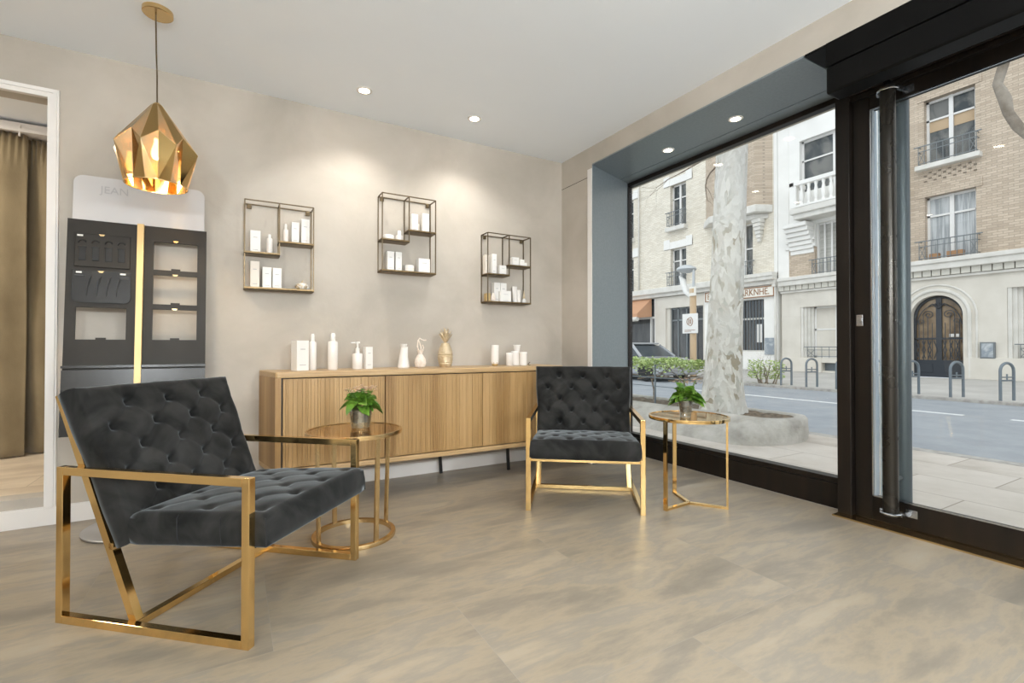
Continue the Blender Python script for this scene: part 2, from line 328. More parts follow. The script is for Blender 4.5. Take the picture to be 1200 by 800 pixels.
# ------------------------------------------------------------------ room shell
XL, YB = -4.7, -5.3
struct(MB().prism([(XL,YB),(WX,YB),(WX,-.23),(0,-.427),(0,0),(XL,0)], -.05, 0).build('floor', M['floor']), 'beige and grey marbled vinyl floor of the salon', 'floor')
struct(MB().box(XL-.1,.75,YB-.1,.12,H,H+.12).build('ceiling', M['ceiling']), 'smooth white ceiling of the salon', 'ceiling')
# back wall with an opening to the fitting room on the left
w = MB(); OX0, OX1, OZ0, OZ1 = -4.35, -3.44, .155, 2.335
w.box(OX1, 0.0, 0, .12, 0, H); w.box(XL, OX0, 0, .12, 0, H); w.box(OX0, OX1, 0, .12, OZ1, H); w.box(OX0, OX1, 0, .12, 0, OZ0)
struct(w.build('wall_back', M['plaster']), 'beige plaster wall behind the sideboard and the wire shelves', 'wall')
bb = MB(); bb.box(XL, -.0, -.014, 0, 0, .092); bb.box(XL, 0, -.009, 0, .092, .100)
struct(bb.build('baseboard_back', M['white']), 'white skirting board along the foot of the beige wall', 'baseboard')
t = MB(); tw = .042
t.box(OX1-.005, OX1+tw, -.018, .012, .10, OZ1-.005); t.box(OX0-tw, OX1+tw, -.018, .012, OZ1-.005, OZ1+tw); t.box(OX0-tw, OX0+.005, -.018, .012, .10, OZ1-.005)
t.box(OX1+.020, OX1+.034, -.025, -.0185, .10, OZ1+.034); t.box(OX0-tw, OX1+.020, -.025, -.0185, OZ1+.020, OZ1+.034)
struct(t.build('trim_1', M['white']), 'white moulded trim around the opening to the curtained room', 'trim')
# room behind the opening
struct(MB().box(XL-1.5, -3.3, .12, 3.2, .05, .155).build('floor_inner', M['inner_floor']), 'warm tan floor seen through the left opening', 'floor')
struct(MB().box(XL-1.5, -3.3, .12, 3.2, H, H+.1).build('ceiling_inner', M['ceiling']), 'white ceiling of the curtained room at left', 'ceiling')
iw = MB(); iw.box(-3.4, -3.3, .12, 3.2, .155, H); iw.box(XL-1.5, -3.4, 3.1, 3.2, .155, H); iw.box(XL-1.5, XL-1.4, .12, 3.1, .155, H)
struct(iw.build('wall_inner', M['inner_wall']), 'beige walls of the curtained room at left', 'wall')
# left and rear walls (behind the camera)
struct(MB().box(XL-.1, XL, YB-.1, .12, 0, H).build('wall_left', M['plaster']), 'beige plaster wall on the left side of the salon', 'wall')
struct(MB().box(XL, .75, YB-.1, YB, 0, H).build('wall_rear', M['plaster']), 'beige plaster wall opposite the sideboard', 'wall')
# right wall: short return, beam over the shop window
w = MB(); w.prism([(0,.12),(0,-.427),(WX,-.23),(.64,-.20),(.75,-.10),(.75,.12)], 0, HB); w.box(0, .75, YB, .12, HB, H)
w.box(.3, .75, YB, -4.6, 0, HB)
struct(w.build('wall_right', M['plaster']), 'beige return and beam around the shop window', 'wall')
struct(MB().box(-.006, 0.0, -.427, -.372, 0, HB-.035).build('trim_2', M['white'], bevel=.002), 'white corner strip at the left edge of the window recess', 'trim')
jn = MB(); jn.box(-.0012, 0, -.372, 0, HB-.100, HB-.096)
struct(jn.build('trim_3', M['groove']), 'fine joint line under the beam beside the corner', 'trim')
# recess lining: side panel, soffit with joints
p = MB(); vs = [(0,-.4271),(WX,-.2301)]
p.prism([(0.0,-.433),(WX,-.236),(WX,-.230),(0,-.427)], 0, HB)
struct(p.build('trim_4', M['soffit']), 'blue-grey side panel of the window recess', 'trim')
p = MB(); p.prism([(.0,-.430),(.438,-.279),(.438,-2.14),(0,-2.14)], HB-.012, HB); p.prism([(.446,-.276),(.66,-.20),(.66,-2.14),(.446,-2.14)], HB-.012, HB)
p.box(.438,.446,-2.14,-.27,HB-.004,HB)
struct(p.build('trim_5', M['soffit']), 'blue-grey soffit panels above the shop window', 'trim')
p = MB(); p.box(0,.66,YB,-2.146,HB-.012,HB)
struct(p.build('trim_11', M['header_black']), 'black soffit panel behind the shutter casing', 'trim')
# dark header box (shutter casing) over the door
p = MB(); p.box(-.006, .115, YB, -2.25, HB-.119, HB-.0005, bev=.003); p.box(-.006, .115, YB, -2.25, 2.222, HB-.122, bev=.010)
struct(p.build('trim_6', M['header_black']), 'black shutter casing above the glass door', 'trim')

# ------------------------------------------------------------------ shop window
win = thing('window_1', 'large fixed shop window looking onto the street', 'window', kind='structure')
f = MB()
f.box(WX, WX+.06, -2.04, -.22, 2.432, HB-.012, bev=.004)          # head
f.box(WX, WX+.05, -.245, -.205, .185, 2.432, bev=.003)              # left jamb
f.build('window_frame', M['frame_black'], win)
f = MB(); f.box(WX, WX+.07, -2.04, -.20, 0, .150, bev=.005); f.box(WX-.004, WX+.075, -2.04, -.20, .154, .187, bev=.003)
f.build('window_base_panel', M['frame_black'], win)
MB().box(WX+.025, WX+.033, -2.02, -.25, .187, 2.432).build('window_pane', M['glass'], win)
# window beyond the door (out of view behind, closes the room)
win2 = thing('window_2', 'fixed shop window on the far side of the door', 'window', kind='structure')
f = MB(); f.box(WX,WX+.06,-4.6,-3.30,2.30,HB-.012); f.box(WX,WX+.07,-4.6,-3.30,0,.187); f.box(WX,WX+.06,-3.36,-3.30,.187,2.3); f.box(WX,WX+.06,-4.6,-4.54,.187,2.3)
f.build('window_frame', M['frame_black'], win2); MB().box(WX+.025,WX+.033,-4.54,-3.36,.187,2.3).build('window_pane', M['glass'], win2)
# door
dr = thing('door_1', 'glazed entrance door with dark bronze frame', 'door', kind='structure')
f = MB()
f.box(DX-.03, DX+.07, -2.115, -2.04, 0, HB-.012, bev=.004)       # post
f.box(DX-.03, DX+.07, -3.31, -2.115, 2.40, HB-.012, bev=.004)    # head
f.box(DX-.015, DX+.07, -3.31, -2.115, 2.375, 2.398, bev=.002)
f.box(DX-.03, DX+.07, -3.31, -3.24, 0, 2.40, bev=.004)
f.build('door_frame', M['frame_black'], dr)
f = MB()
f.box(DX, DX+.05, -2.205, -2.120, .012, 2.370, bev=.004)
f.box(DX, DX+.05, -3.235, -3.15, .012, 2.370, bev=.004)
f.box(DX+.001, DX+.049, -3.15, -2.205, .012, .140, bev=.003)
f.box(DX+.001, DX+.049, -3.15, -2.205, 2.295, 2.370, bev=.003)
leaf = f.build('door_leaf', M['frame_black'], dr)
f = MB()
f.box(DX-.003, DX+.006, -3.148, -2.207, .140, .146); f.box(DX-.003, DX+.006, -3.148, -2.207, 2.288, 2.294); f.box(DX-.003, DX+.006, -2.213, -2.207, .14, 2.29)
f.build('glazing_bead', M['chrome'], leaf)
MB().box(DX+.02, DX+.028, -3.15, -2.205, .140, 2.295).build('door_pane', M['glass'], dr)
f = MB(); f.box(DX+.006, DX+.045, -2.222, -2.214, .145, 2.288); f.box(DX+.03, DX+.05, -2.262, -2.232, .145, 2.288)
f.build('edge_strip', M['glass_edge'], dr)
HY = -2.325
f = MB(); f.tube([(.45,HY,.085),(.45,HY,2.345)], .0345, 20); f.lathe([(.030,.078),(.036,.082),(.036,.088),(.030,.090)], 20, cx=.45, cy=HY)
hd = f.build('door_handle', M['bar'], dr); hd['label'] = 'full height dark pull bar on the room side'
f = MB()
for z in (.095, 2.325):
    f.tube([(.45+.046*math.cos(a), HY+.046*math.sin(a), z) for a in [R(90+15*i) for i in range(13)]], .006, 8)
    f.bar((.45,HY-.045,z),(DX+.002,HY-.060,z),.012,.022); f.bar((.45,HY+.045,z),(.47,HY+.045,z),.012,.02)
    f.box(DX-.012,DX+.0,HY-.09,HY-.04,z-.02,z+.02)
f.build('handle_bracket', M['chrome'], hd)
f = MB(); f.bar((.36,HY-.005,2.40),(.47,HY-.005,2.36),.03,.012); f.box(.33,.37,HY-.02,HY+.01,2.39,2.466)
f.build('handle_stay', M['chrome'], hd)
f = MB(); f.tube([(.655,-2.303,.09),(.655,-2.303,2.34)], .038, 20)
for z in (.25, 2.31): f.tube([(.655,-2.303,z),(DX+.028,-2.303,z)], .012, 10)
ho = f.build('door_handle', M['bar_out'], dr); ho['label'] = 'grey full height pull bar on the street side'
f = MB(); f.lathe([(.0,0),(.013,0),(.013,.012),(.0,.012)], 16, mtx=Matrix.Translation((DX-.012,-2.150,1.12)) @ Matrix.Rotation(R(90),4,'Y'))
f.box(DX-.006, DX, -2.168, -2.132, 1.085, 1.150, bev=.004)
f.build('lock_cylinder', M['chrome'], dr)
th = MB(); th.box(.43, .70, -3.31, -2.045, 0.0, .008)
struct(th.build('trim_7', M['gold_soft']), 'brass threshold strip below the glass door', 'trim')

# ------------------------------------------------------------------ downlights
def downlight(x, y, z, label, group, r=.042):
    t = thing('downlight', label, 'ceiling light', (x,y,z), group=group)
    MB().lathe([(r*.78,-.001),(r*.80,-.004),(r*1.18,-.003),(r*1.22,0)], 24).build('trim_ring', M['white'], t)
    MB().lathe([(0,-.0015),(r*.78,-.0015)], 24).build('lens', M['spot'], t)
def spot(x, y, z, e, size=R(125), col=(1,.96,.90), blend=.8, rad=.05):
    l = bpy.data.lights.new('downlight_beam', 'SPOT'); l.energy = e; l.color = col; l.spot_size = size; l.spot_blend = blend; l.shadow_soft_size = rad
    o = bpy.data.objects.new('downlight_beam', l); o.location = (x,y,z-.03); C.objects.link(o); return o
G = 'recessed downlights in the white ceiling'
downlight(-1.835,-.38,H,'recessed white ceiling downlight left of its pair, nearer the hanging lamp',G); spot(-1.835,-.38,H,34)
downlight(-1.051,-.383,H,'recessed white ceiling downlight right of its pair, nearer the room corner',G); spot(-1.051,-.383,H,34)
for i, (x, y) in enumerate([(-3.9,-.9),(-3.9,-2.2),(-1.8,-2.1),(-.9,-2.1),(-2.9,-2.3),(-1.8,-3.9),(-.9,-3.9),(-2.9,-4.1),(-3.9,-4.1),(-.5,-4.8),(-1.8,-4.9)]):  # unseen downlights added to raise the room brightness
    downlight(x,y,H,'added recessed fill downlight out of view, behind or above the viewer','added fill downlights behind the viewer'); spot(x,y,H,28 if x > -1.5 and y > -3 else 12)
G = 'recessed downlights in the blue-grey soffit'
downlight(.307,-.956,HB-.012,'recessed downlight in the blue-grey soffit, nearer the room corner',G,.038); spot(.307,-.956,HB-.02,10,col=(1,.92,.8))
downlight(.297,-1.536,HB-.012,'recessed downlight in the blue-grey soffit, nearer the glass door',G,.038); spot(.297,-1.536,HB-.02,10,col=(1,.92,.8))

for x, y, lb_ in ((-3.6,-4.95,'added opal fill globe behind the viewer, the left one'),(-2.3,-5.0,'added opal fill globe behind the viewer, the middle one'),(-1.0,-4.95,'added opal fill globe behind the viewer, the right one')):  # unseen globes added to brighten the ceiling and walls
    t = thing('fill_globe', lb_, 'pendant lamp', (x,y,0), group='added fill globes behind the viewer')
    MB().tube([(0,0,2.10),(0,0,H)], .004, 8).build('cord', M['wire'], t); MB().lathe([(.05,H-.02),(.05,H)], 20).build('canopy', M['gold_soft'], t)
    MB().lathe([(.001,1.80),(.075,1.83),(.13,1.90),(.15,1.95),(.13,2.0),(.075,2.07),(.03,2.10)], 24).build('globe', M['opal'], t)
    l = bpy.data.lights.new('globe_fill_light', 'POINT'); l.energy = 150; l.color = (.87,.945,1); l.shadow_soft_size = .15
    o = bpy.data.objects.new('globe_fill_light', l); o.location = (x,y,1.70); C.objects.link(o)
# ------------------------------------------------------------------ pendant lamp
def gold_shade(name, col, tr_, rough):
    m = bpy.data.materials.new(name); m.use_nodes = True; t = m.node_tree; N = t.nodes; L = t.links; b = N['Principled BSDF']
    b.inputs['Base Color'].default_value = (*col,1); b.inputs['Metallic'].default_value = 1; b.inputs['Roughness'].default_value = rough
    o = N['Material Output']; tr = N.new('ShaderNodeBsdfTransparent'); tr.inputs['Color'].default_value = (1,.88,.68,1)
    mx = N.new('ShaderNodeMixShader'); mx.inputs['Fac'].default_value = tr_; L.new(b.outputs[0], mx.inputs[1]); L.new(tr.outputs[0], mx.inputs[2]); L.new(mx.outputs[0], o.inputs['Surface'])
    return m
PX, PY = -2.890, -.63
lamp = thing('pendant_lamp', 'faceted gold pendant lamp hanging in front of the display stand header', 'pendant lamp', (PX,PY,0))
MB().lathe([(0,H-.022),(.060,H-.022),(.064,H-.019),(.064,H)], 32).build('canopy', M['gold_soft'], lamp)
MB().tube([(-.008,0,H-.02),(-.005,0,2.42),(-.001,0,2.30),(0,0,2.155)], .0035, 8).build('cord', M['wire'], lamp)
n7 = 8; vs = []; fs = []
ang = lambda k: 2*math.pi*(k)/n7 + R(-126)
zt, zu, zl, zr_ = 2.155, 1.985, 1.935, 1.757
for k in range(n7): vs.append((.022*math.cos(ang(k)), .022*math.sin(ang(k)), zt))                # 0.. top
for k in range(n7): vs.append((.140*math.cos(ang(k)), .140*math.sin(ang(k)), zu))                # n.. upper points
for k in range(n7): vs.append((.177*math.cos(ang(k+.5)), .177*math.sin(ang(k+.5)), zl-.012))           # 2n.. widest points
for k in range(2*n7): vs.append((.128*math.cos(ang(k/2)), .128*math.sin(ang(k/2)), zr_))        # 3n.. rim (under U, under L)
T = lambda k: k % n7
U = lambda k: n7 + k % n7
Lw = lambda k: 2*n7 + k % n7
RU = lambda k: 3*n7 + (2*k) % (2*n7)
RL = lambda k: 3*n7 + (2*k+1) % (2*n7)
for k in range(n7):
    fs += [(T(k), U(k), Lw(k)), (T(k), Lw(k), T(k+1)), (T(k+1), Lw(k), U(k+1)), (U(k), RU(k), Lw(k)), (U(k), Lw(k-1), RU(k)), (Lw(k), RU(k), RL(k)), (Lw(k), RL(k), RU(k+1))]
sh = MB().add(vs, fs).build('lamp_shade', gold_shade('gold_facet_shaded', (.42,.28,.11), .04, .08), lamp)
sh.data.materials.append(gold_shade('gold_facet_lit', (.84,.69,.44), .34, .16))
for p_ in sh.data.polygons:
    if p_.index % 7 in (0,4,6): p_.material_index = 1  # bright and dark facets: reflections and inner glow painted into one gold shade
sm = sh.modifiers.new('thick', 'SOLIDIFY'); sm.thickness = .0015
f = MB(); f.tube([(.128*math.cos(a),.128*math.sin(a),zr_) for a in [2*math.pi*i/48 for i in range(48)]], .0028, 6, closed=True); f.build('shade_rim', M['gold_soft'], sh); f = MB()
for k in range(n7):
    f.tube([vs[T(k)], vs[Lw(k)]], .0012, 4); f.tube([vs[U(k)], vs[Lw(k)]], .0012, 4); f.tube([vs[U(k+1)], vs[Lw(k)]], .0012, 4)
f.build('shade_edge', M['gold_soft'], sh)
MB().lathe([(0,2.165),(.012,2.165),(.024,2.150),(.024,2.146)][::-1], 16).build('shade_cap', M['gold_soft'], lamp)
MB().lathe([(.0,2.055),(.026,2.052),(.027,2.0),(.022,1.985),(0,1.985)][::-1], 20).build('socket', M['gold_soft'], lamp)
MB().tube([(0,0,2.155),(0,0,2.05)], .004, 8).build('stem', M['wire'], lamp)
MB().lathe([(0,1.885),(.014,1.889),(.022,1.902),(.024,1.916),(.019,1.94),(.012,1.965),(.012,1.986)], 20).build('bulb', M['bulb'], lamp)
l = bpy.data.lights.new('pendant_bulb_light', 'POINT'); l.energy = 14; l.color = (1,.82,.58); l.shadow_soft_size = .03
o = bpy.data.objects.new('pendant_bulb_light', l); o.location = (PX,PY,1.84); C.objects.link(o)

# ------------------------------------------------------------------ curtain and its rail
def curtain(name, x0, x1, y, z0, z1, amp, label, n=26, phase=0):
    f = MB(); nx, nz = 160, 40; vs = []; fs = []
    for j in range(nz+1):
        tz = j/nz; z = z0 + (z1-z0)*tz
        for i in range(nx+1):
            s = i/nx; x = x0+(x1-x0)*s
            head = max(0, (tz-.9)/.1)
            a = math.sin(s*n*1.0+phase+.6*math.sin(s*7+tz*1.5))*amp*(1-.6*head) + .012*head*math.sin(s*n*9)
            a += .010*math.sin(tz*9+s*11)
            vs.append((x, y+a, z))
    for j in range(nz):
        for i in range(nx): q = j*(nx+1)+i; fs.append((q,q+1,q+nx+2,q+nx+1))
    f.add(vs, fs, smooth=True); o = f.build(name, M['curtain'], angle=180); s = o.modifiers.new('t','SOLIDIFY'); s.thickness = .006
    return tag(o, label, 'curtain', 'olive curtains behind the opening')
curtain('curtain', -5.2, -3.90, 1.34, .165, 2.54, .024, 'wide olive brown floor-length curtain hanging behind the white trimmed opening')
curtain('curtain', -3.97, -3.43, 1.44, .165, 2.535, .03, 'narrow overlapping olive brown curtain panel beside the white trim of the opening', 13, 1)
f = MB(); f.box(-5.6,-3.41,1.27,1.52,2.548,2.60,bev=.004); f.box(-5.6,-3.41,1.255,1.285,2.53,2.552)
f.box(-3.925,-3.915,1.262,1.275,2.50,2.58)
tag(f.build('curtain_rail', M['white']), 'white curtain rail box above the olive curtains', 'curtain rail')
l = bpy.data.lights.new('inner_room_fill', 'AREA'); l.energy = 30; l.size = .5; l.color = (1,.93,.82)  # fill light with no fixture, added to brighten the curtained room
o = bpy.data.objects.new('inner_room_fill', l); o.location = (-4.6,.7,H-.03); C.objects.link(o)

# ------------------------------------------------------------------ display stand
st = thing('display_stand', 'tall anthracite product display stand with white header against the wall', 'display stand', (-3.02,-.235,0), 0)
lean = Matrix.Translation((0,0,.10)) @ Matrix.Rotation(R(-5.2), 4, 'X') @ Matrix.Translation((0,0,-.10))
# local frame: x centre 0 ; board plane y=0
MB().lathe([(0,0),(.245,0),(.25,.004),(.25,.010),(.243,.014),(0,.014)][0:1]+[(.245,0),(.25,.004),(.25,.010),(.243,.014),(0,.014)], 40, cx=.03, cy=-.03).build('base_disc', M['disc'], st)
MB().tube([(.03,.0,.012),(.03,.03,.62)], .022, 16).build('pole', M['disc'], st)
def rrect(x0,x1,z0,z1,r,n=8):
    pts = [(x0,z0),(x1,z0)]
    pts += [(x1-r+r*math.cos(a), z1-r+r*math.sin(a)) for a in [math.pi/2*i/n for i in range(n+1)]]
    pts += [(x0+r-r*math.sin(a), z1-r+r*math.cos(a)) for a in [math.pi/2*i/n for i in range(n+1)]]
    return pts
rotx = Matrix.Rotation(R(90), 4, 'X')       # (x,y,z)->(x,-z,y) so prism in xz
MB().prism(rrect(-.303,.303,1.60,1.925,.045), -.012, -.004, mtx=lean @ rotx).build('header_panel', M['stand_white'], st)
def board(xa, xb, cut, name='dark_board'):
    f = MB(); z0, z1 = .50, 1.668; ys = (-.012, .0)
    zs = sorted(cut, key=lambda c: c[0]); z = z0
    for (c0, c1) in zs:
        f.box(xa, xb, ys[0], ys[1], z, c0, mtx=lean)
        f.box(xa, xa+.045, ys[0], ys[1], c0, c1, mtx=lean); f.box(xb-.045, xb, ys[0], ys[1], c0, c1, mtx=lean)
        xm = (xa+xb)/2
        f.box(xm-.022, xm+.022, ys[0], ys[1], c0, c0+.010, mtx=lean); z = c1
    f.box(xa, xb, ys[0], ys[1], z, z1, mtx=lean)
    return f.build(name, M['stand_grey'], st)
board(-.318,-.013,[(1.010,1.185)])
board(.015,.316,[(1.010,1.185),(1.215,1.385),(1.415,1.580)])
f = MB(); f.box(-.320,.318,-.035,-.012,.855,.868,mtx=lean); f.box(-.318,.316,-.030,-.012,.50,.845,mtx=lean)
f.build('drawer_front', M['stand_dark'], st)
MB().box(-.014,.016,-.038,-.010,.50,1.668,mtx=lean).build('gold_strip', M['gold_edge'], st)
# trays with moulded recesses on the left board
tr1 = MB(); tr1.box(-.285,-.045,-.020,-.012,1.405,1.590,mtx=lean,bev=.004); a = tr1.build('tester_tray', M['stand_grey'], st); a['label'] = 'upper tray with four bottle recesses'
f = MB()
for i in range(4):
    x = -.252+.056*i
    f.box(x-.014,x+.016,-.0225,-.0205,1.440,1.515,mtx=lean,bev=.001)
    f.box(x-.018,x+.018,-.0235,-.0205,1.512,1.517,mtx=lean)
    f.tube([(x+.016*math.cos(q),-.0215,1.535+.018*math.sin(q)) for q in [R(20+20*j) for j in range(9)]], .003, 6, mtx=lean)
f.build('recess', M['stand_dark'], a)
tr2 = MB(); tr2.prism([(p[0],2.595-p[1]) for p in rrect(-.290,-.040,1.210,1.385,.03)], .012, .021, mtx=lean @ rotx); a2 = tr2.build('brush_tray', M['stand_dark'], st); a2['label'] = 'lower tray with curved brush slots'
f = MB()
for i in range(4):
    x = -.222+.042*i
    f.tube([(x-.006,-.0225,1.245),(x-.004,-.0225,1.29),(x+.004,-.0225,1.335),(x+.012,-.0225,1.355)], [.001,.003,.005,.001], 6, mtx=lean)
f.box(-.278,-.236,-.0235,-.021,1.352,1.360,mtx=lean); f.box(-.090,-.048,-.0235,-.021,1.345,1.360,mtx=lean)
f.build('slot', M['black'], a2)
for x, z in ((-.262,1.577),(-.262,1.374),(-.075,1.374)): MB().box(x-.012,x+.012,-.0245,-.0215,z-.005,z+.004,mtx=lean).build('price_tag', M['pack'], st)
for x, z in ((-.17,1.590),(-.17,1.385),(.165,1.59),(.165,1.39),(.165,1.19)): MB().prism([(-.014,0),(.014,0),(.007,-.010),(-.007,-.010)], .0, .003, mtx=lean @ Matrix.Translation((x,-.0205,z)) @ rotx).build('clip', M['gold_soft'], st)
text_part('header_lettering', 'JEAN', .058, M['print'], st, lean @ Matrix.Translation((-.125,.0025,1.852)) @ rotx, .0008, 'pale grey capitals on the white header')

# ------------------------------------------------------------------ tufted cushions and armchairs
def cushion(w, d, t, cols, rows, r=.022, amp=.022, nu=84, nv=84, seed=1, belly=.010, m=None, name='cushion', parent=None, label=None, margin=.055, flare=0):
    """box cushion: tufted face is local +z; x in [-w/2,w/2], y in [0,d], z in [0,t]"""
    rg = random.Random(seed); f = MB(); vs = []; fs = []
    X0, X1, Y0, Y1 = -w/2+r, w/2-r, r, d-r
    def hgt(x, y):
        a = (x+w/2)/w; b = y/d
        u = (a-.5)*w/((w-2*margin)/(cols-1)) * 2         # same-row spacing = 2 units
        v = (b-.5)*d/((d-2*margin)/(rows-1))
        # staggered buttons at integer u,v with parity
        par = (cols-1) + 0
        uu = u + (cols-1); vv = v + (rows-1)/2
        p, q = (uu+vv)/2, (uu-vv)/2
        s = (abs(math.sin(math.pi*p))*abs(math.sin(math.pi*q)))
        bul = s**.62
        dp, dq = p-round(p), q-round(q)
        dd = dp*dp+dq*dq
        dim = math.exp(-dd/.020)
        inside = min(1, min(x+w/2, w/2-x)/margin*.95, min(y, d-y)/margin*.95)
        inside = max(0, inside); k = inside*inside*(3-2*inside)
        edge = 1-(1-k)
        dome = belly*(1-(2*a-1)**4)*(1-(2*b-1)**4)
        return dome + k*(amp*.50*(bul-1) - amp*1.25*dim) + .0016*math.sin(41*x+seed)*math.sin(37*y+2*seed)
    for j in range(nv+1):
        for i in range(nu+1):
            x = X0+(X1-X0)*i/nu; y = Y0+(Y1-Y0)*j/nv; vs.append((x, y, t+hgt(x,y)))
    idx = lambda i, j: j*(nu+1)+i
    for j in range(nv):
        for i in range(nu): fs.append((idx(i,j),idx(i+1,j),idx(i+1,j+1),idx(i,j+1)))
    loop = [(i,0) for i in range(nu)]+[(nu,j) for j in range(nv)]+[(i,nv) for i in range(nu,0,-1)]+[(0,j) for j in range(nv,0,-1)]
    prev = [idx(i,j) for i,j in loop]; nl = len(loop)
    def outdir(i,j): return Vector(((i==nu)-(i==0), (j==nv)-(j==0), 0))
    rings = [(r*math.sin(a), -r*(1-math.cos(a))) for a in (R(22),R(45),R(68),R(90))] + [(r+.004, -t*.4),(r+.004,-t*.65),(r,-t+r*.5),(r*.5,-t+.002),(0,-t)]
    top = [vs[k] for k in prev]
    for ro, dz in rings:
        cur = []
        for (i,j), b in zip(loop, top):
            o = outdir(i,j)*ro; wob = .002*math.sin(23*(b[0]+b[1])+seed)
            cur.append(len(vs)); zz = b[2] if dz > -r*1.01 else t
            vs.append((b[0]+o.x*(1+wob/r if ro else 1), b[1]+o.y, zz+dz if ro or dz else zz))
        for k in range(nl): fs.append((prev[k], cur[k], cur[(k+1)%nl], prev[(k+1)%nl]))
        prev = cur
    fs.append(prev[::-1]) if False else fs.append(prev)
    if flare:
        vs = [(x*(1+flare*max(0,y/d)**1.7), y, z) for x,y,z in vs]
    f.add(vs, fs, smooth=True)
    o = f.build(name, m or M['velvet'], parent, angle=75)
    if label: o['label'] = label
    return o
def armchair(loc, rz, label, W=.69, D=.78, AH=.546):
    """local: x across, y=0 front .. y=D back, z up"""
    t = thing('armchair', label, 'armchair', (*loc,0), rz, 'tufted charcoal armchairs with gold frames')
    b = .028; h = b/2
    for s in (-1, 1):
        x = s*(W/2-h); f = MB()
        f.box(x-h,x+h,0,b,0,AH,bev=.0015); f.box(x-h,x+h,D-b,D,0,AH,bev=.0015)
        f.box(x-h,x+h,b,D-b,0,b,bev=.0015); f.box(x-h,x+h,b,D-b,AH-b,AH,bev=.0015)
        f.build('side_frame', M['gold'], t)
        y0 = .470; k = .435; xi = s*(W/2-b-h)
        f = MB(); f.bar((xi,y0+k*b*.5,b*.5),(xi,y0+k*.795,.795),b,b,up=(0,1,0)); f.build('back_bar', M['gold'], t)
    MB().box(-W/2+b,W/2-b,.462,.462+b,.002,b-.002,bev=.001).build('cross_bar', M['gold'], t)
    MB().box(-W/2+b,W/2-b,.010,b+.004,.290,.310,bev=.001).build('seat_rail', M['gold'], t)
    f = MB(); f.box(-W/2+b,W/2-b,.565,.565+.02,.262,.284); f.build('seat_rail', M['gold'], t)
    cw = W-2*b-.004
    seat = cushion(cw, .535, .115, 4, 5, seed=3, name='seat_cushion', parent=t, amp=.010, belly=.014)
    seat.location = (0,-.042,.3125); seat.rotation_euler = (R(-3.6),0,0)
    # tufted back: local z of cushion looks forward
    bk = cushion(cw, .575, .105, 4, 6, seed=5, name='back_cushion', parent=t, amp=.030, belly=.016, r=.024, margin=.075, flare=.085)
    th_ = math.atan(.435)
    # map local (x,y,z)->(x, along bar up, forward)
    up = Vector((0, math.sin(th_), math.cos(th_))); fw = Vector((0,-math.cos(th_), math.sin(th_)))
    base = Vector((0,.470+.435*.265-.014/math.cos(th_)-.002,.262))
    bk.matrix_local = Matrix(((1,0,0,base.x),(0,up.y,fw.y,base.y),(0,up.z,fw.z,base.z),(0,0,0,1)))
    # seams on the cushions
    hw = cw/2+.003
    for sd in (-1,1):
        for y in (.17,.34): MB().tube([(sd*hw,y,.012),(sd*(hw+.001),y,.06),(sd*(hw-.001),y,.098),(sd*(hw-.014),y,.113)], .0016, 6).build('seam', M['seam'], seat)
        MB().tube([(sd*hw,-.002,.012),(sd*(hw),-.003,.06),(sd*(hw-.004),.001,.10)], .0022, 6).build('seam', M['seam'], seat)
    return t
armchair((-2.282,-1.530), R(48.6), 'charcoal tufted velvet armchair with gold frame, the nearer one beside the display stand')
armchair((-.780,-1.312), R(-37.2), 'charcoal tufted velvet armchair with gold frame, the farther one beside the window')

# ------------------------------------------------------------------ side tables
def ring(r, z, rad, n=64, sq=False):
    return [(r*math.cos(a), r*math.sin(a), z) for a in [2*math.pi*i/n for i in range(n)]]
def side_table(loc, rz, label, kind, H_=.545, r=.236):
    t = thing('side_table', label, 'side table', (*loc,0), rz, 'round gold side tables')
    gm = M['gold_soft'] if kind == 'ring' else M['gold']
    f = MB(); f.lathe([(r-.010,H_-.020),(r,H_-.020),(r+.001,H_-.010),(r,H_),(r-.010,H_),(r-.010,H_-.020)], 72, caps=False); f.build('top_rim', gm, t)
    f = MB(); f.lathe([(0,H_-.012),(r-.010,H_-.012),(r-.010,H_-.003),(0,H_-.003)], 72)
    f.build('glass_top', M['table_glass'] , t)
    if kind == 'ring':
        f = MB(); f.lathe([(.182,0),(.205,0),(.207,.010),(.204,.020),(.183,.020),(.182,0)], 72, caps=False); f.build('base_ring', gm, t)
        for k in range(4):
            a = R(20+90*k); f = MB(); ra, rb = .205, .192
            f.bar((ra*math.cos(a),ra*math.sin(a),H_-.012),(rb*math.cos(a),rb*math.sin(a),.012),.022,.012,up=(math.cos(a),math.sin(a),0)); f.build('leg', gm, t)
    else:
        for k in range(3):
            a = R(120*k); f = MB(); ra = .218
            f.bar((ra*math.cos(a),ra*math.sin(a),H_-.014),(ra*math.cos(a),ra*math.sin(a),0),.024,.012,up=(math.cos(a),math.sin(a),0)); f.build('leg', gm, t)
            f = MB(); f.bar((ra*math.cos(a),ra*math.sin(a),.007),(0,0,.007),.022,.013); f.build('foot_bar', gm, t)
    return t
side_table((-2.015,-.985), 0, 'round gold side table on a ring base, in front of the sideboard', 'ring')
side_table((-.120,-1.498), math.atan2(-1.678+1.495, .014+.11), 'round gold side table on three legs and a three-way foot, by the window', 'tri')

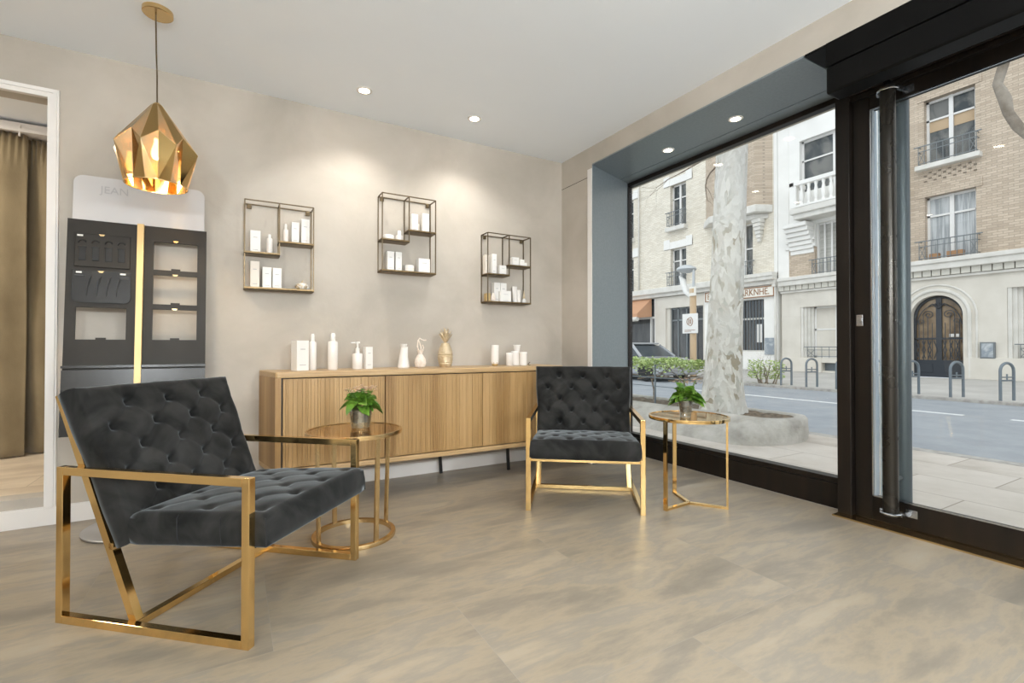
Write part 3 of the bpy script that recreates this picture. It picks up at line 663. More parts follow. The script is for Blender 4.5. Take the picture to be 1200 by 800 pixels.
# ------------------------------------------------------------------ potted plants
def leaf_mesh(f, base, direction, length, width, droop, roll, up=Vector((0,0,1))):
    d = direction.normalized(); sd = d.cross(up); sd = sd.normalized() if sd.length > 1e-4 else Vector((1,0,0)); nrm = sd.cross(d).normalized()
    sd = (sd*math.cos(roll)+nrm*math.sin(roll)).normalized(); nrm = sd.cross(d).normalized()
    n = 7; vs = []; fs = []
    for i in range(n+1):
        s = i/n; wv = width*(math.sin(math.pi*min(1,s**.75))**.8)*(1 if i<n else 0)
        c = base + d*(length*s) - Vector((0,0,1))*(droop*length*s*s)
        fold = .28*wv
        vs += [c+sd*wv*.5+nrm*fold, c+nrm*0.0, c-sd*wv*.5+nrm*fold]
    for i in range(n):
        a = i*3; fs += [(a,a+1,a+4,a+3),(a+1,a+2,a+5,a+4)]
    f.add(vs, fs, smooth=True)
def potted_plant(loc, label, r1, r0, hp, spread, htop, seed, sleeve, flowers):
    rg = random.Random(seed)
    t = thing('potted_plant', label, 'potted plant', loc, group='small flowering plants on the side tables')
    f = MB(); f.lathe([(r0,0),(r0+.001,.003),(r1,hp),(r1-.003,hp),(r0-.003,.006),(0,.006)], 32); f.build('pot', M['pot_glass'], t)
    f = MB(); f.lathe([(0,hp*.30),(r0*.88+ (r1-r0)*.3,hp*.30),(r1*.92,hp*.93),(0,hp*.93)], 28); f.build('inner_pot', M[sleeve], t)
    f = MB()
    for i in range(9):
        a = rg.uniform(0,6.28); f.tube([(0,0,hp*.9),(.3*spread*math.cos(a),.3*spread*math.sin(a),hp+.35*(htop-hp)),(.6*spread*math.cos(a),.6*spread*math.sin(a),htop-.012)], .0014, 5)
    f.build('stems', M['stem'], t)
    f = MB()
    for i in range(58):
        a = rg.uniform(0,6.283); el = rg.uniform(-.3,1.25); q = rg.random()
        d = Vector((math.cos(a)*math.cos(el), math.sin(a)*math.cos(el), math.sin(el)))
        b0 = Vector((.012*math.cos(a),.012*math.sin(a),hp*.95+q*.38*(htop-hp)))
        ln = spread*rg.uniform(.6,.98)*(.9 if el<.5 else .75)
        leaf_mesh(f, b0+d*spread*.18, d, ln, ln*rg.uniform(.62,.85), rg.uniform(.1,.55), rg.uniform(-.8,.8))
    f.build('foliage', M['leaf'], t, angle=180)
    f = MB()
    for i in range(flowers):
        a = rg.uniform(0,6.283); rr = spread*rg.uniform(.1,.85); c = Vector((rr*math.cos(a), rr*math.sin(a), htop-.010+rg.uniform(-.018,.012)))
        for k in range(5):
            b = k*1.256+a; leaf_mesh(f, c, Vector((math.cos(b),math.sin(b),.35)), .011, .010, .1, 0)
    f.build('blossoms', M['flower'], t, angle=180)
    return t
potted_plant((-1.972,-.925,.5425), 'leafy plant with pinkish blossoms in a clear pot on the ring-base table', .062, .047, .098, .112, .215, 11, 'pot_wrap', 46)
potted_plant((-.172,-1.520,.5425), 'leafy green plant in a small tapered pot on the table by the window', .043, .031, .100, .105, .232, 23, 'pot_wrap', 26)

# ------------------------------------------------------------------ sideboard
sb = thing('sideboard', 'long oak sideboard with fluted doors and slim black legs against the beige wall', 'sideboard', (-1.3,-.2,0))
OXs, OYs = 1.3, .2
YF, YK = -.386, -.016
ZB0, ZB1 = .205, .817
XA_b, XA_f, XE = -2.415, -2.345, -.262
def loc2(poly): return [(x+OXs, y+OYs) for x, y in poly]
f = MB(); f.prism(loc2([(XA_b,YK),(XA_f,YF+.006),(XA_f+.012,YF),(XE-.012,YF),(XE,YF+.006),(XE,YK)]), ZB1-.036, ZB1)
f.build('worktop', M['oak_top'], sb, bevel=.006)
f = MB(); f.prism(loc2([(XA_b,YK),(XA_f,YF+.006),(XA_f+.012,YF),(XE-.012,YF),(XE,YF+.006),(XE,YK)]), ZB0, ZB0+.032); f.build('base_rail', M['oak_top'], sb, bevel=.005)
f = MB(); f.prism(loc2([(XA_b,YK),(XA_f,YF+.004),(XA_f+.032,YF+.001),(XA_f+.032,YF+.03),(XA_b+.04,YK)]), ZB0+.030, ZB1-.034); a=f.build('side_panel', M['oak'], sb)
f = MB(); f.prism(loc2([(XE-.03,YF+.001),(XE,YF+.004),(XE,YK),(XE-.03,YK)]), ZB0+.030, ZB1-.034); f.build('side_panel', M['oak'], sb)
f = MB(); f.box(XA_f+.03+OXs, XE-.03+OXs, YF+.034+OYs, YK+OYs, ZB0+.03, ZB1-.034); f.build('carcass', M['black'], sb)
for xa, xb in ((-2.303,-1.694),(-1.690,-.984),(-.980,-.298)):
    f = MB(); rg = random.Random(int(-xa*100)); x = xa
    f.box(xa+OXs, xb+OXs, YF+.020+OYs, YF+.032+OYs, .243, .775)
    while x < xb-.004:
        wd = rg.choice([.012,.016,.02,.026]); x2 = min(x+wd, xb); pr = rg.choice([0,.001,.0025])
        f.box(x+.0004+OXs, x2-.0004+OXs, YF+.012-pr+OYs, YF+.021+OYs, .243, .775, bev=.001); x = x2
    f.build('fluted_door', M['oak'], sb)
for x, y in ((-2.15,-.245),(-1.712,-.245),(-.70,-.245),(-2.2,-.08),(-1.2,-.08),(-.40,-.08)):
    dx = .022 if x > -1.3 else (-.022 if x < -2 else 0)
    f = MB(); f.bar((x+OXs,y+OYs,ZB0),(x+dx+OXs,y+.02+OYs,0),.022,.014,up=(0,1,0)); f.build('leg', M['black'], sb)

# ------------------------------------------------------------------ wall shelves
def wall_shelf(x0, z0, label, W=.400, Hh=.548, D=.12):
    t = thing('wall_shelf', label, 'wall shelf', (x0,0,z0), group='brass wire wall shelves')
    r = .0035; f = MB(); y0, y1 = -D, -.004
    xm = .196; zl, zr2 = .222, .305
    for y in (y0, y1):
        f.bar((0,y,0),(0,y,Hh),.007); f.bar((W,y,0),(W,y,Hh),.007); f.bar((0,y,Hh),(W,y,Hh),.007); f.bar((xm,y,zl),(xm,y,Hh),.007)
    for x in (0,W,xm): f.bar((x,y0,Hh),(x,y1,Hh),.007)
    f.build('wire_frame', M['wire'], t)
    for (xa,xb,z,nm) in ((0,W,0,'bottom'),(0,xm,zl,'l'),(xm,W,zr2,'r')):
        f = MB(); f.box(xa-.004,xb+.004,y0-.004,y1,z-.010,z-.006); f.box(xa-.004,xb+.004,y0-.004,y0,z-.010,z+.004); f.box(xa-.004,xa,y0,y1,z-.010,z+.004); f.box(xb,xb+.004,y0,y1,z-.010,z+.004)
        f.build('shelf_board', M['shelf_board'], t)
    for x in (.012,W-.038):
        f = MB(); f.box(x,x+.028,-.012,-.002,Hh-.030,Hh-.002,bev=.003); f.build('wall_bracket', M['wire'], t)
    return t
wall_shelf(-2.503, 1.340, 'brass wire wall shelf hanging nearest the gold pendant lamp')
wall_shelf(-1.648, 1.516, 'brass wire wall shelf hung highest, between the two others')
wall_shelf(-.808, 1.330, 'brass wire wall shelf hanging nearest the room corner')

# ------------------------------------------------------------------ toiletries
def carton(x, y, z, w, d, h, label, group, m='pack', rz=0, name='carton', cat='box', printed=True):
    t = thing(name, label, cat, (x,y,z), rz, group)
    MB().box(-w/2,w/2,-d/2,d/2,0,h,bev=.0015).build('box_body', M[m], t)
    if printed:
        MB().box(-w*.2,w*.2,-d/2-.0006,-d/2+.0002,h*.70,h*.725).build('print', M['print'], t)
        MB().box(-w*.26,w*.26,-d/2-.0006,-d/2+.0002,h*.18,h*.20).build('print', M['print'], t)
    return t
def bottle(x, y, z, r, hb, ht, label, group, pump=False, m='bottle', name='bottle', cat='bottle', tube=False):
    t = thing(name, label, cat, (x,y,z), 0, group)
    if tube:
        MB().lathe([(r*.86,0),(r*.9,.003),(r*.9,ht*.22),(r*.86,ht*.24)], 20).build('cap', M['pack'], t)
        f = MB(); n = 20; prof = [(ht*.24,1,1),(ht*.6,1.03,.75),(ht*.9,1.06,.3),(ht,1.08,.1)]
        vs = []; fs = []
        for z_, a, b in prof:
            for k in range(n): q = 2*math.pi*k/n; vs.append((r*a*math.cos(q), r*b*math.sin(q), z_))
        for i in range(3):
            for k in range(n): fs.append((i*n+k,i*n+(k+1)%n,(i+1)*n+(k+1)%n,(i+1)*n+k))
        fs.append(list(range(3*n,4*n))); f.add(vs, fs, smooth=True); f.build('tube_body', M[m], t); return t
    MB().lathe([(r*.93,0),(r,.004),(r,hb*.93),(r*.9,hb*.975),(r*.42,hb),(r*.40,hb+.002)], 24).build('bottle_body', M[m], t)
    if pump:
        f = MB(); f.lathe([(r*.40,hb),(r*.42,hb+.4*(ht-hb)),(r*.2,hb+.45*(ht-hb)),(r*.2,ht-.012),(r*.5,ht-.012),(r*.5,ht)], 20); f.bar((0,0,ht-.006),(-r*1.25,0,ht-.008),.012,.008); f.build('pump', M['pack'], t)
    else:
        f = MB(); f.lathe([(r*.5,hb),(r*.5,hb+.75*(ht-hb)),(r*.36,ht)], 20); f.build('cap', M['pack'], t)
    return t
def jar(x, y, z, r, h, label, group, m='bottle', name='jar', lid=.35):
    t = thing(name, label, 'jar', (x,y,z), 0, group)
    MB().lathe([(r*.9,0),(r,.004),(r,h*(1-lid))], 24).build('jar_body', M[m], t)
    MB().lathe([(r*1.02,h*(1-lid)),(r*1.02,h-.003),(r*.95,h)], 24).build('lid', M['pack'], t); return t
ZS = ZB1; G = 'toiletries standing on the oak sideboard'
carton(-2.192,-.205,ZS,.078,.078,.190,'large white square carton standing on the oak sideboard beside a slim bottle',G,rz=R(20))
bottle(-2.112,-.165,ZS,.024,.186,.236,'slim white bottle with tapered cap touching the large carton on the sideboard',G)
bottle(-1.990,-.185,ZS,.032,.190,.242,'white bottle with tapered cap standing alone on the sideboard',G)
bottle(-1.830,-.18,ZS,.034,.108,.186,'short white pump bottle with its nozzle turned left on the sideboard',G,pump=True)
f = carton(-1.760,-.18,ZS,.050,.045,.150,'white printed carton just right of the pump bottle on the sideboard',G,rz=R(12))
# pyramid-shaped flask
t = thing('flask', 'cream cone-shaped flask with open lip, left of the tied gift bag on the sideboard', 'flask', (-1.512,-.185,ZS), 0, G)
MB().lathe([(.038,0),(.042,.006),(.036,.05),(.026,.11),(.019,.150)], 24).build('flask_body', M['bottle'], t)
f = MB(); f.lathe([(.019,.148),(.022,.152),(.026,.170),(.024,.171),(.017,.150)], 20); f.box(.012,.026,-.018,-.006,.06,.150); f.build('spout', M['pack'], t)
# tied wrapped bauble with looped ribbon
t = thing('gift_bag', 'small cream wrapped bag tied with a looped ribbon on the sideboard', 'gift bag', (-1.388,-.185,ZS), 0, G)
MB().lathe([(.026,0),(.036,.008),(.042,.035),(.038,.062),(.024,.085),(.015,.098),(.019,.112),(.026,.128)], 22).build('wrapped_body', M['pink_cream'], t)
f = MB(); f.tube([(-.012,0,.12),(-.022,0,.155),(-.018,0,.195),(-.004,0,.212),(.012,0,.200),(.03,0,.196),(.044,0,.199)], .0045, 8)
f.tube([(.006,0,.12),(.004,0,.15),(-.006,0,.18),(-.016,0,.20)], .004, 8); f.tube([(.01,-.01,.115),(.02,-.012,.145),(.012,-.01,.165)], .004, 8)
f.build('ribbon', M['pink_cream'], t)
# pineapple
t = thing('pineapple_ornament', 'pale gold pineapple ornament on the sideboard', 'ornament', (-1.195,-.185,ZS), 0, G)
f = MB(); prof = []
for i in range(23):
    s = i/22; z = .178*s; r = .056*(math.sin(math.pi*(.22+.66*s)))**.75*(1+.035*math.sin(s*60)); prof.append((r,z))
f.lathe(prof, 28); f.build('fruit_body', M['pale_gold'], t)
f = MB(); rg = random.Random(4)
for i in range(13):
    a = i*2.4; el = .80+.62*(i/13); d = Vector((math.cos(a)*math.cos(el), math.sin(a)*math.cos(el), math.sin(el)))
    leaf_mesh(f, Vector((0,0,.170))+d*.01, d, .070+.025*(i/13), .036, -.25, .2)
o = f.build('leaf_crown', M['pale_gold'], t, angle=180); s = o.modifiers.new('t','SOLIDIFY'); s.thickness = .003
# candle on lotus dish
t = thing('candle_holder', 'tall white candle glass in a small gold lotus dish on the sideboard', 'candle holder', (-.778,-.185,ZS), 0, G)
MB().lathe([(.028,.018),(.031,.021),(.031,.160),(.028,.164)], 24).build('candle_glass', M['bottle'], t)
f = MB(); f.lathe([(0,0),(.018,0),(.024,.006),(.026,.018),(0,.016)], 20)
for i in range(8):
    a = i*math.pi/4; leaf_mesh(f, Vector((.012*math.cos(a),.012*math.sin(a),.005)), Vector((math.cos(a),math.sin(a),.8)), .034, .022, -.1, 0)
o = f.build('lotus_dish', M['gold_edge'], t)
jar(-.648,-.185,ZS,.027,.103,'narrow white jar just right of the candle on the sideboard',G,lid=.12)
jar(-.583,-.165,ZS,.034,.114,'wide pale grey jar carrying a small cup on the sideboard',G,m='bottle',lid=.08)
jar(-.530,-.205,ZS,.030,.108,'white jar rightmost in the row on the sideboard',G,lid=.1)
t = thing('cup', 'small white cup standing on the wide jar at the right of the sideboard', 'cup', (-.566,-.165,ZS+.114), 0, G)
MB().lathe([(.020,0),(.022,.003),(.029,.050),(.026,.050),(.019,.004)], 22).build('cup_body', M['bottle'], t)
f = MB(); f.lathe([(.029,.046),(.0305,.048),(.0305,.052),(.026,.052)], 22); f.build('rim', M['pack'], t)
t = thing('gold_leaf_ornament', 'tiny brown leaf ornament at the right end of the sideboard display', 'ornament', (-.478,-.215,ZS), 0, G)
f = MB(); leaf_mesh(f, Vector((-.012,0,.002)), Vector((.6,0,.8)), .036, .018, .1, .4); f.lathe([(0,0),(.010,0),(.008,.004),(0,.004)],12); o = f.build('leaf', M['wire'], t); s=o.modifiers.new('t','SOLIDIFY'); s.thickness=.002
Y0 = -.062
# shelf 1
g = 'packs on the wire shelf nearest the lamp'; zb = 1.340-.006
zl = 1.340+.222-.006; zr3 = 1.340+.305-.006
carton(-2.443,Y0,zl,.058,.045,.150,'white carton on the left step of the shelf nearest the lamp',g)
bottle(-2.362,Y0,zl,.019,.115,.138,'white cylinder bottle on the left step of the shelf nearest the lamp',g)
bottle(-2.267,Y0,zr3,.017,.100,.135,'white bottle leftmost on the upper right step of the shelf nearest the lamp',g)
carton(-2.210,Y0,zr3,.046,.04,.150,'white carton in the middle of the upper right step of the shelf nearest the lamp',g)
carton(-2.150,Y0,zr3,.050,.045,.176,'tallest white carton, on the upper step of the shelf nearest the lamp',g)
carton(-2.445,Y0,zb,.052,.05,.176,'tall white carton at the left of the bottom board of the shelf nearest the lamp',g,m='pack2')
carton(-2.376,Y0,zb,.052,.05,.144,'white patterned carton second on the bottom board of the shelf nearest the lamp',g)
carton(-2.318,Y0,zb,.052,.05,.142,'white patterned carton third on the bottom board of the shelf nearest the lamp',g)
t = thing('pumpkin_ornament', 'small white and gold pumpkin on the bottom board of the shelf nearest the lamp', 'ornament', (-2.168,Y0,zb), 0, g)
f = MB(); vs=[]; fs=[]; n=36; ms=12
for i in range(ms+1):
    ph = math.pi*i/ms
    for k in range(n):
        a = 2*math.pi*k/n; rr = .043*math.sin(ph)**.8*(1-.10*abs(math.cos(a*4.5))); vs.append((rr*math.cos(a), rr*math.sin(a), .029-.029*math.cos(ph)*(1-.25*math.exp(-(math.sin(ph)*3)**2)) if 0 else .029-.029*math.cos(ph)))
for i in range(ms):
    for k in range(n): fs.append((i*n+k,i*n+(k+1)%n,(i+1)*n+(k+1)%n,(i+1)*n+k))
f.add(vs,fs,smooth=True); f.build('pumpkin_body', M['marble'], t, angle=80)
MB().tube([(0,0,.054),(.002,0,.066),(.007,0,.076)], [.005,.003,.002], 8).build('stalk', M['gold_edge'], t)
# shelf 2
g = 'packs on the middle wire shelf'; zb = 1.516-.006; zl = zb+.222; zr3 = zb+.305
jar(-1.588,Y0,zl,.040,.044,'low cream jar on the left step of the middle shelf',g)
bottle(-1.508,Y0,zl,.027,.052,.088,'squat bottle with round stopper on the left step of the middle shelf',g)
carton(-1.396,Y0,zr3,.048,.045,.138,'white carton at the left of the upper step of the middle shelf',g)
carton(-1.358,Y0+.02,zr3,.014,.03,.075,'tiny pale carton between the two tall ones on the upper step of the middle shelf',g,m='pack2',printed=False)
carton(-1.312,Y0,zr3,.052,.045,.152,'white carton at the right of the upper step of the middle shelf',g)
carton(-1.577,Y0,zb,.050,.05,.148,'white carton at the left of the bottom board of the middle shelf',g)
carton(-1.518,Y0,zb,.046,.05,.148,'white carton second on the bottom board of the middle shelf',g)
jar(-1.432,Y0,zb,.034,.060,'white round jar with lid on the bottom board of the middle shelf',g)
carton(-1.325,Y0,zb,.088,.06,.116,'wide white carton at the right of the bottom board of the middle shelf',g)
# shelf 3
g = 'packs on the wire shelf nearest the corner'; zb = 1.330-.006; zl = zb+.222; zr3 = zb+.305
carton(-.784,Y0+.02,zl,.040,.04,.165,'cream carton at the far left of the left step of the shelf nearest the corner',g,m='pack2')
carton(-.735,Y0-.01,zl,.042,.045,.172,'tall white carton second on the left step of the shelf nearest the corner',g)
carton(-.658,Y0-.01,zl,.062,.055,.084,'small white cube carton on the left step of the shelf nearest the corner',g)
carton(-.535,Y0,zr3,.066,.06,.080,'white cube carton with cream side on the upper step of the shelf nearest the corner',g)
carton(-.468,Y0,zr3,.042,.05,.068,'small white carton in the middle of the upper step of the shelf nearest the corner',g)
carton(-.428,Y0,zr3,.026,.03,.046,'smallest white carton at the right of the upper step of the shelf nearest the corner',g,printed=False)
carton(-.784,Y0,zb,.034,.05,.075,'gold coloured carton at the left of the bottom board of the shelf nearest the corner',g,m='gold_edge',printed=False)
t = thing('egg_ornament', 'cream egg-shaped ornament on the bottom board of the shelf nearest the corner', 'ornament', (-.742,Y0-.02,zb), 0, g)
MB().lathe([(0,0),(.012,.001),(.020,.018),(.021,.034),(.016,.058),(.008,.076),(0,.082)], 20).build('egg_body', M['pink_cream'], t)
MB().lathe([(.010,0),(.015,.001),(.016,.006),(.012,.008)], 16).build('foot', M['gold_edge'], t)
carton(-.700,Y0+.012,zb,.055,.05,.166,'tall white carton back left on the lowest board of the shelf nearest the corner',g)
carton(-.640,Y0+.012,zb,.056,.05,.166,'tall white carton back centre on the lowest board of the shelf nearest the corner',g)
carton(-.640,Y0-.033,zb,.100,.035,.098,'low wide white carton standing before taller ones on the shelf nearest the corner',g)
bottle(-.527,Y0,zb,.021,.1,.146,'white and cream tube on the bottom board of the shelf nearest the corner',g,tube=True)
bottle(-.487,Y0,zb,.017,.1,.120,'slim plain white tube on the lowest board of the shelf nearest the corner',g,tube=True)
t = thing('reed_diffuser', 'small bottle with pointed brown stopper on the wire shelf nearest the corner', 'diffuser', (-.437,Y0,zb), 0, g)
MB().lathe([(.017,0),(.019,.003),(.019,.035),(.008,.048),(.008,.052)], 20).build('bottle_body', M['pack'], t)
MB().lathe([(.011,.050),(.012,.058),(.004,.105),(.001,.118)], 16).build('stopper', M['pale_gold'], t)

# ================================================================== STREET
ZSW, ZRD = -.05, -.11
struct(MB().box(.66, 3.25, -12, 30, ZSW-.15, ZSW).build('floor_street_pavement', M['pavement']), 'beige slab pavement outside the shop', 'pavement')
struct(MB().box(3.25, 3.42, -12, 30, ZSW-.15, ZSW+.003).build('trim_8', M['kerb'], bevel=.01), 'granite kerb beside the planter', 'kerb')
struct(MB().box(3.42, 9.72, -12, 30, ZRD-.15, ZRD).build('floor_street_road', M['asphalt']), 'blue-grey asphalt road', 'road')
struct(MB().box(9.72, 9.87, -12, 30, ZRD-.1, ZSW+.003).build('trim_9', M['kerb'], bevel=.01), 'granite kerb on the far side of the road', 'kerb')
struct(MB().box(9.87, 17.4, -12, 30, ZSW-.15, ZSW).build('floor_far_pavement', M['pavement2']), 'pale pavement on the far side of the road', 'pavement')
f = MB()
for y0, y1 in ((1.05,26),(-.48,.25),(-2.6,-1.02),(-5.5,-3.9)): f.box(7.30, 7.42, y0, y1, ZRD, ZRD+.004)
struct(f.build('trim_10', M['lane']), 'white painted centre line of the road', 'road marking')

# planter
pl = thing('planter', 'long low concrete tree planter with rounded end on the pavement', 'planter', (2.65,1.6,ZSW))
def stadium(cx, hw, y0, y1, n=14):
    pts = []
    ry = hw*.72
    for i in range(n+1): a = math.pi+math.pi*i/n; pts.append((cx+hw*math.cos(a), y0+ry+ry*math.sin(a)))
    for i in range(n+1): a = math.pi*i/n; pts.append((cx+hw*math.cos(a), y1-ry+ry*math.sin(a)))
    return pts
loops = [(stadium(2.55,.68,-.62,5.2),ZSW-.02),(stadium(2.58,.62,-.63,5.15),.03),(stadium(2.62,.50,-.62,5.1),.12),(stadium(2.66,.42,-.61,5.05),.180),(stadium(2.68,.38,-.585,5.0),.200),(stadium(2.70,.31,-.50,4.9),.200),(stadium(2.71,.28,-.46,4.88),.18),(stadium(2.71,.27,-.45,4.86),.10)]
vs = []; fs = []; n = len(loops[0][0])
for pts, z in loops: vs += [(x-2.65,y-1.6,z-ZSW) for x,y in pts]
for i in range(len(loops)-1):
    for k in range(n): fs.append((i*n+k,i*n+(k+1)%n,(i+1)*n+(k+1)%n,(i+1)*n+k))
MB().add(vs, fs, smooth=True).build('planter_wall', M['concrete'], pl, angle=60)
f = MB(); pts = stadium(2.71,.28,-.46,4.88); rg = random.Random(3)
ys = [-.44+i*.11 for i in range(49)]; vs=[]; fs=[]
for j, y in enumerate(ys):
    for i in range(9): vs.append((2.71-.26+.065*i-2.65, y-1.6, .15+rg.uniform(0,.035)-ZSW))
for j in range(len(ys)-1):
    for i in range(8): fs.append((j*9+i,j*9+i+1,j*9+i+10,j*9+i+9))
f.add(vs, fs, smooth=True); f.build('soil', M['earth'], pl, angle=180)

# plane tree
tr = thing('plane_tree', 'thick mottled plane tree trunk rising from the concrete planter', 'tree', (2.68,.30,.13))
rg = random.Random(9); f = MB(); N_ = 40; K = 30; vs = []; fs = []
for i in range(N_+1):
    z = 7.5*i/N_; s = i/N_
    r = .186 + .075*math.exp(-z/.28) + .035*math.exp(-z/1.4) - .004*z
    cy = .05-.045*z; cx = .0
    for k in range(K):
        a = 2*math.pi*k/K; rr = r*(1+.035*math.sin(3*a+z*1.1)+.02*math.sin(7*a-z*2.3)+ (.05*math.exp(-z/.25)*math.sin(5*a)))
        vs.append((cx+rr*math.cos(a), cy+rr*math.sin(a), z))
for i in range(N_):
    for k in range(K): fs.append((i*K+k,i*K+(k+1)%K,(i+1)*K+(k+1)%K,(i+1)*K+k))
fs.append(list(range(N_*K,(N_+1)*K)))
f.add(vs, fs, smooth=True); f.build('trunk', M['bark'], tr, angle=180)
def branchy(f, p, d, L_, r, depth, rg, drop=.0):
    pts = [p]; rs = [r]; q = p.copy(); dd = d.normalized()
    for i in range(5):
        dd = (dd + Vector((rg.uniform(-.28,.28), rg.uniform(-.28,.28), rg.uniform(-.22,.22)-drop))).normalized(); q = q+dd*(L_/5); pts.append(q.copy()); rs.append(r*(1-.14*(i+1)))
    f.tube(pts, rs, 6)
    if depth:
        for k in range(rg.choice([2,3])):
            i = rg.choice([2,3,4,5]); nd = (dd+Vector((rg.uniform(-.9,.9),rg.uniform(-.9,.9),rg.uniform(-.5,.6)))).normalized()
            branchy(f, pts[i], nd, L_*.62, rs[i]*.6, depth-1, rg, drop)
f = MB()
branchy(f, Vector((-.10,.05,3.05)), Vector((-.1,.9,-.35)), .45, .012, 2, rg, .04)
branchy(f, Vector((-.05,.10,3.25)), Vector((-.2,1,.0)), .8, .014, 2, rg, .03)
branchy(f, Vector((0,.1,4.6)), Vector((.2,1,.5)), 2.2, .06, 3, rg)
branchy(f, Vector((0,-.3,5.2)), Vector((.2,-1,.6)), 2.4, .06, 3, rg)
branchy(f, Vector((0,-.3,7.0)), Vector((.8,.1,.9)), 2.4, .08, 3, rg)
branchy(f, Vector((0,-.3,7.2)), Vector((-.6,.5,.9)), 2.4, .08, 3, rg)
f.build('branches', M['twig'], tr)
# second plane tree right of the view, one bough hangs into the picture
t2 = thing('plane_tree', 'mottled plane tree whose single bough hangs at the upper right corner', 'tree', (2.9,-3.6,ZSW))
f = MB(); f.tube([(0,0,0),(0,0,.3),(.02,.02,2),(0,.05,4.2),(.02,.05,6.5)], [.30,.24,.2,.18,.16], 20); f.build('trunk', M['bark'], t2)
f = MB(); f.tube([(.02,.05,4.6),(.5,.7,4.75),(.92,1.40,4.35),(1.07,1.70,3.95),(1.10,1.795,3.62),(1.08,1.74,3.45),(1.10,1.72,3.30),(1.12,1.66,3.15),(1.16,1.56,2.98),(1.2,1.47,2.8),(1.3,1.3,2.55)], [.10,.075,.052,.045,.040,.050,.040,.044,.036,.030,.016], 12)
f.build('bough', M['bough'], t2)

# hedge and its wire fence inside the planter
hd_ = thing('hedge', 'low tangled hedge with lime green tips growing in the planter', 'hedge', (2.66,1.7,.15))
rg = random.Random(21); f = MB()
for i in range(10):
    y = -1.05+i*.27; b = Vector((rg.uniform(-.06,.06), y, 0.0))
    if i in (1,3,5,7,9): f.tube([b, b+Vector((.02,.02,.2)), b+Vector((0,.05,.36))], [.016,.013,.012], 7)
    branchy(f, b+Vector((0,.04,.34)), Vector((rg.uniform(-.3,.3), rg.choice([-1,1]), .25)), .46, .012, 3, rg)
    branchy(f, b+Vector((0,.04,.40)), Vector((rg.uniform(-.3,.3), rg.choice([-1,1]), .1)), .40, .009, 3, rg)
f.build('branches', M['twig'], hd_)
f = MB()
for i in range(3600):
    y = rg.uniform(-1.12,1.7); x = rg.gauss(0,.16); top = .64+.02*math.sin(y*9); z = top-abs(rg.gauss(0,.07))
    a = rg.uniform(0,6.28); leaf_mesh(f, Vector((x,y,z)), Vector((math.cos(a),math.sin(a),rg.uniform(-.2,.7))), rg.uniform(.028,.05), .026, .2, rg.uniform(-1,1))
f.build('foliage', M['hedge_leaf'], hd_, angle=180)
fn = thing('wire_fence', 'low slim metal fence standing among the hedge in the planter', 'fence', (2.50,1.6,.14))
f = MB(); f.tube([(0,-.95,.40),(0,1.8,.40)], .008, 8); f.tube([(0,-.95,.28),(0,1.8,.28)], .005, 8); f.build('rail', M['hoop'], fn)
for y in (-.32,.22,.95,1.7): MB().tube([(0,y,0),(0,y,.62)], .012, 10).build('post', M['hoop'], fn)
# far shrub
shb = thing('shrub', 'pale leafy shrub on the far kerb right of the tree trunk', 'shrub', (10.15,4.55,ZSW)); rg = random.Random(5); f = MB()
for i in range(9): branchy(f, Vector((rg.uniform(-.1,.1),rg.uniform(-.25,.25),0)), Vector((rg.uniform(-.4,.4),rg.uniform(-.8,.8),1)), .55, .02, 3, rg)
f.build('branches', M['twig'], shb); f = MB()
for i in range(650):
    a = rg.uniform(0,6.28); rr = .48*math.sqrt(rg.random()); z = .12+.52*rg.random(); d = Vector((math.cos(a),math.sin(a),.4))
    leaf_mesh(f, Vector((rr*math.cos(a)*.7, rr*math.sin(a), z)), d, .06, .04, .2, rg.uniform(-1,1))
f.build('foliage', M['hedge_leaf'], shb, angle=180)

# bicycle hoops on the far kerb
def hoop(x, y, label, sc=1):
    t = thing('bicycle_hoop', label, 'bike stand', (x,y,ZSW), R(-20), 'steel hoops along the far kerb')
    w_ = .155; pts = [(-w_,0,0),(-w_,0,.56)]+[(-w_*math.cos(a),0,.56+w_*.95*math.sin(a)) for a in [math.pi*i/10 for i in range(1,10)]]+[(w_,0,.56),(w_,0,0)]
    MB().tube(pts, .025, 10).build('hoop_tube', M['hoop'], t)
    f = MB(); f.tube([(-w_,0,.38),(w_,0,.38)], .016, 8); f.tube([(-w_,0,.44),(w_,0,.44)], .012, 8); f.tube([(0,0,.38),(0,0,.50)], .014, 8); f.build('crossbar', M['hoop'], t)
for x, y, lb in [(10.02,3.90,'grey steel hoop, first of the row right of the tree trunk'),(10.05,3.27,'grey steel hoop, second of the row right of the tree trunk'),(10.05,2.57,'grey steel hoop half hidden by the dark door post'),(10.05,1.85,'grey steel hoop seen behind the pull bars of the door'),
                 (10.02,1.17,'grey steel hoop in front of the left leaf of the arched door'),(10.05,.45,'grey steel hoop in front of the wall right of the arched door'),(10.05,-.28,'grey steel hoop in front of the wall notice box, rightmost of the row'),(10.05,-1.1,'grey steel hoop outside the picture to the right')]:
    hoop(x, y, lb)

